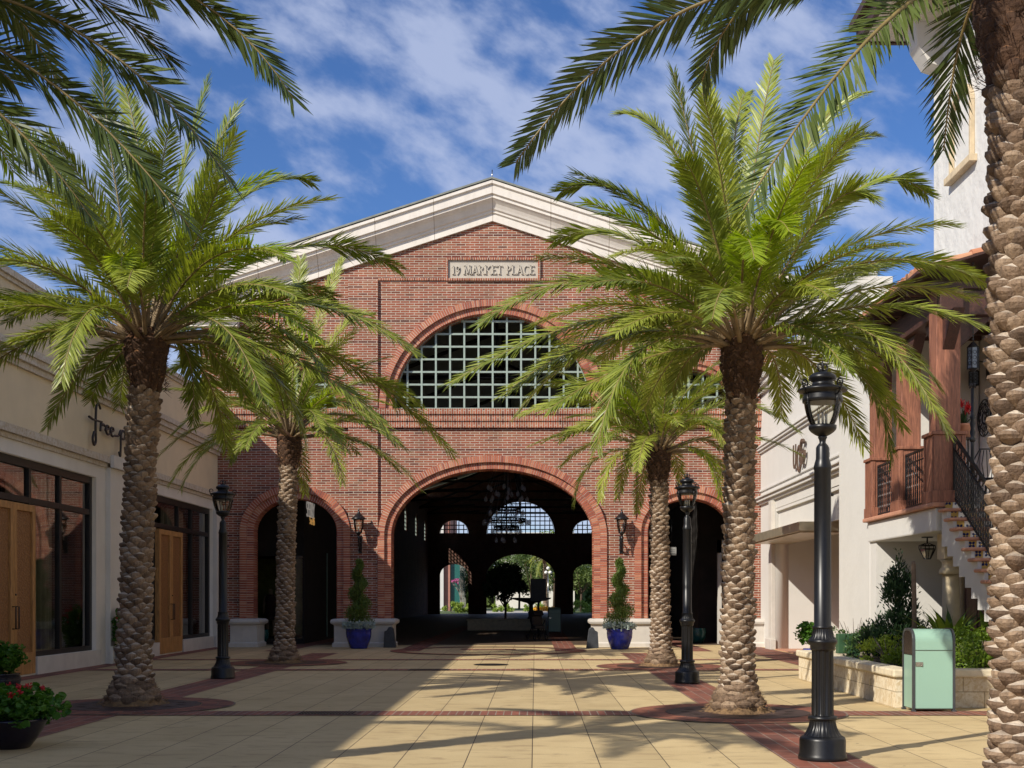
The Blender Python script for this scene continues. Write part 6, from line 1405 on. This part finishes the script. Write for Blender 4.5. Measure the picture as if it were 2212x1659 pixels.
for zz in (.05, -.02, -.09):
    for k in range(8): m.box(-.13 + k * .034, -.13 + k * .034 + .02, -.034, -.0305, zz - .012, zz + .018)
m.build('writing', M['slate'], bs2); m = MB(); m.tube([(0, 0, .16), (0, 0, 1.2)], .012, 4); m.build('hanger', M['iron'], bs2)
def tealpot(lab, x, y, s=1):
    m = MB(); m.lathe([(.2 * s, 0), (.3 * s, .2 * s), (.34 * s, .42 * s), (.3 * s, .52 * s), (.32 * s, .56 * s)], seg=28); return tag(m.build('teal_pot', M['teal'], loc=(x, y, 0)), lab, 'pot', 'teal pots in the market hall')
tealpot('teal glazed pot beside the left pier base inside the left arch', PX(562, 42.9), 42.9, .9); tealpot('round teal pot in the dark passage behind the left palm trunk', PX(664, 46.5), 46.5, .8); tealpot('teal planter pot inside the right arch beside the lamp post', PX(1506, 43.8), 43.8, .95)
# right arch: white door frame inside and pale shop window glow
m = MB(); x0 = PX(1550, 43.4); m.box(x0, x0 + .13, 43.3, 43.5, 0, 3.6); m.box(x0, x0 + .8, 43.3, 43.5, 3.15, 3.6); HP(m.build('inner_door_frame', M['stone']))
# ================================================================ GARDEN BEYOND THE HALL
gd = MB(); sheet(gd, -60, 60, 123.0, 240, .012); struct(gd.build('garden_ground', M['grass'])); gd = MB(); sheet(gd, -6, 3.5, 123.0, 150, .02); struct(gd.build('garden_path', M['concrete']))
Yg = 150
blf = thing('garden_building', 'pink and cream building seen through the left far arch', 'building', (-14, 150, 0)); m = MB(); m.box(-2, 3.0, 0, 14, 0, 12); m.build('cream_wall', M['whitef'], blf); m = MB(); m.box(3.01, 3.75, .5, 14, 0, 12); m.build('pink_wall', M['pinkwall'], blf); m = MB(); m.box(3.76, 4.9, 1.0, 14, 0, 8); m.build('green_glass', mat_simple('green_glazing', (.03, .14, .12), .2), blf)
for i, (x, y, r, cz, mt, lab) in enumerate([(-8.2, 139, 1.4, 2.8, 'twig', ''), (-.5, 150, 3.8, 4.5, 'gtree', 'bushy green tree in the garden behind the indoor tree'), (5.2, 142, 2.8, 3.6, 'gtree', 'dense green tree in the garden seen through the right far arch'), (2.4, 160, 4.2, 6.2, 'gtree2', 'yellow green tree behind the garden lamp'), (-5.4, 158, 3.2, 4.0, 'gtree', 'green tree in the garden left of the central far arch'), (9.5, 165, 5.0, 6, 'gtree', 'large tree far back on the right of the garden'), (-12, 172, 4.0, 7, 'gtree2', 'pale tree far behind the pink garden building'), (8.3, 150, 3.0, 4.2, 'gtree2', 'bright bush tree beside the dense garden tree'), (-9.4, 163, 2.6, 3.2, 'gtree', 'green tree behind the pink blossom tree'), (-2.2, 172, 4.2, 4.6, 'gtree', 'wide green tree before the far pale building'), (3.6, 176, 4.2, 4.2, 'gtree2', 'wide yellow green tree before the far pale building'), (0.6, 168, 3.4, 2.9, 'gtree', 'low dark tree in the far middle of the garden')]):
    if mt == 'twig': continue
    tree('garden_tree', lab, 'tree', x, y, cz + r, r, cz, M[mt], 90 + i, 3600, .34, .16, group='garden trees beyond the hall')
rnd = random.Random(3); o = thing('bare_tree', 'bare branching tree with pink blossom seen through the left far arch', 'tree', (-8.3, 139, 0)); m = MB(); tips = []
def br_(p, d, l, r, lv):
    q = p + d * l; m.tube([p, q], [r, r * .7], 4)
    if lv == 0: tips.append(q); return
    for _ in range(3): d2 = (d + Vector((rnd.gauss(0, .4), rnd.gauss(0, .4), .25 + rnd.gauss(0, .15)))).normalized(); br_(q, d2, l * .72, r * .62, lv - 1)
br_(Vector((0, 0, 0)), Vector((.05, 0, 1)), 1.3, .09, 4); m.build('trunk', M['twig'], o); m = MB(); leafcloud(m, [t for t in tips if t.x < -.2 and t.z > 2.6][:40] * 6, .16, rnd, 0, .8); m.build('blossom', M['pink'], o)
for i, (x, y, r, lab) in enumerate([(-8.8, 132, 1.0, 'low bright green bush at the foot of the pink blossom tree'), (-7.2, 133, 1.0, 'low yellow green bush right of the pink blossom tree'), (4.2, 133, 1.3, 'low bright bush in the garden seen through the right far arch'), (5.8, 134, 1.2, 'second low bush in the right far arch, farther right'), (-.2, 140, 1.2, 'green bush in the middle of the garden'), (-3.6, 138, 1.1, 'green bush at the left side of the central far arch')]):
    bush('garden_bush', lab, 'bush', (x, y, 0), r, M['gtree2'], 120 + i, 900, .22, .7, group='low garden bushes beyond the hall')
rnd = random.Random(77); m = MB(); leafcloud(m, [Vector((rnd.uniform(-60, 60), rnd.uniform(196, 204), abs(rnd.gauss(0, 3.4)))) for _ in range(9000)], 1.3, rnd, 0, .7); m.add([(-60, 205, 0), (60, 205, 0), (60, 205, 4.5), (-60, 205, 4.5)], [(0, 1, 2, 3)]); o = tag(m.build('far_hedge', M['gtree']), 'long green belt of far trees closing the garden view', 'tree belt'); o['kind'] = 'stuff'
rnd = random.Random(8); m = MB()
for k in range(60): leafcloud(m, ballpts((rnd.uniform(-1.3, 1.3), rnd.uniform(-.5, .5), .4), .22, 14, rnd), .15, rnd, 0, .8)
tag(m.build('flower_bed', mat_simple('orange_flowers', (.75, .25, .02), .7, col2=(.75, .5, .02)), loc=(1.2, 134, 0)), 'orange and yellow flower bed beyond the central far arch', 'flower bed')
gl_ = thing('garden_lamp', 'white globe garden lamp beyond the central far arch', 'lamp post', (PX(1184, 134), 134, 0)); m = MB(); m.tube([(0, 0, 0), (0, 0, 4.3)], [.08, .05], 8); m.build('pole', M['steel'], gl_)
for dx, dz in ((-.22, 4.3), (.22, 4.3), (0, 4.75)): m = MB(); m.lathe([(.02, -.18), (.15, -.12), (.2, 0), (.15, .12), (.02, .19)], (dx, 0, dz), 14); m.build('globe', M['whitep'], gl_)
bbb = thing('far_building', 'pale balconied building far beyond the garden', 'building', (0, 190, 0)); m = MB(); m.box(-6, 6, 0, 10, 0, 11.5); m.build('wall', M['cream_pale'], bbb); 
for k in range(4): m = MB(); m.box(-5 + k * 2.6, -3.8 + k * 2.6, -.05, -.001, 7.6, 9.6); m.build('window', M['glass'], bbb)
gp = make_palm('palm tree standing in the garden beyond the central far arch', (1.2, 146), (1.2, 146), 6.2, .22, [], 26, 3.6, 17, hi=40, rand_elev=(-35, 70)); gp['group'] = 'garden trees beyond the hall'
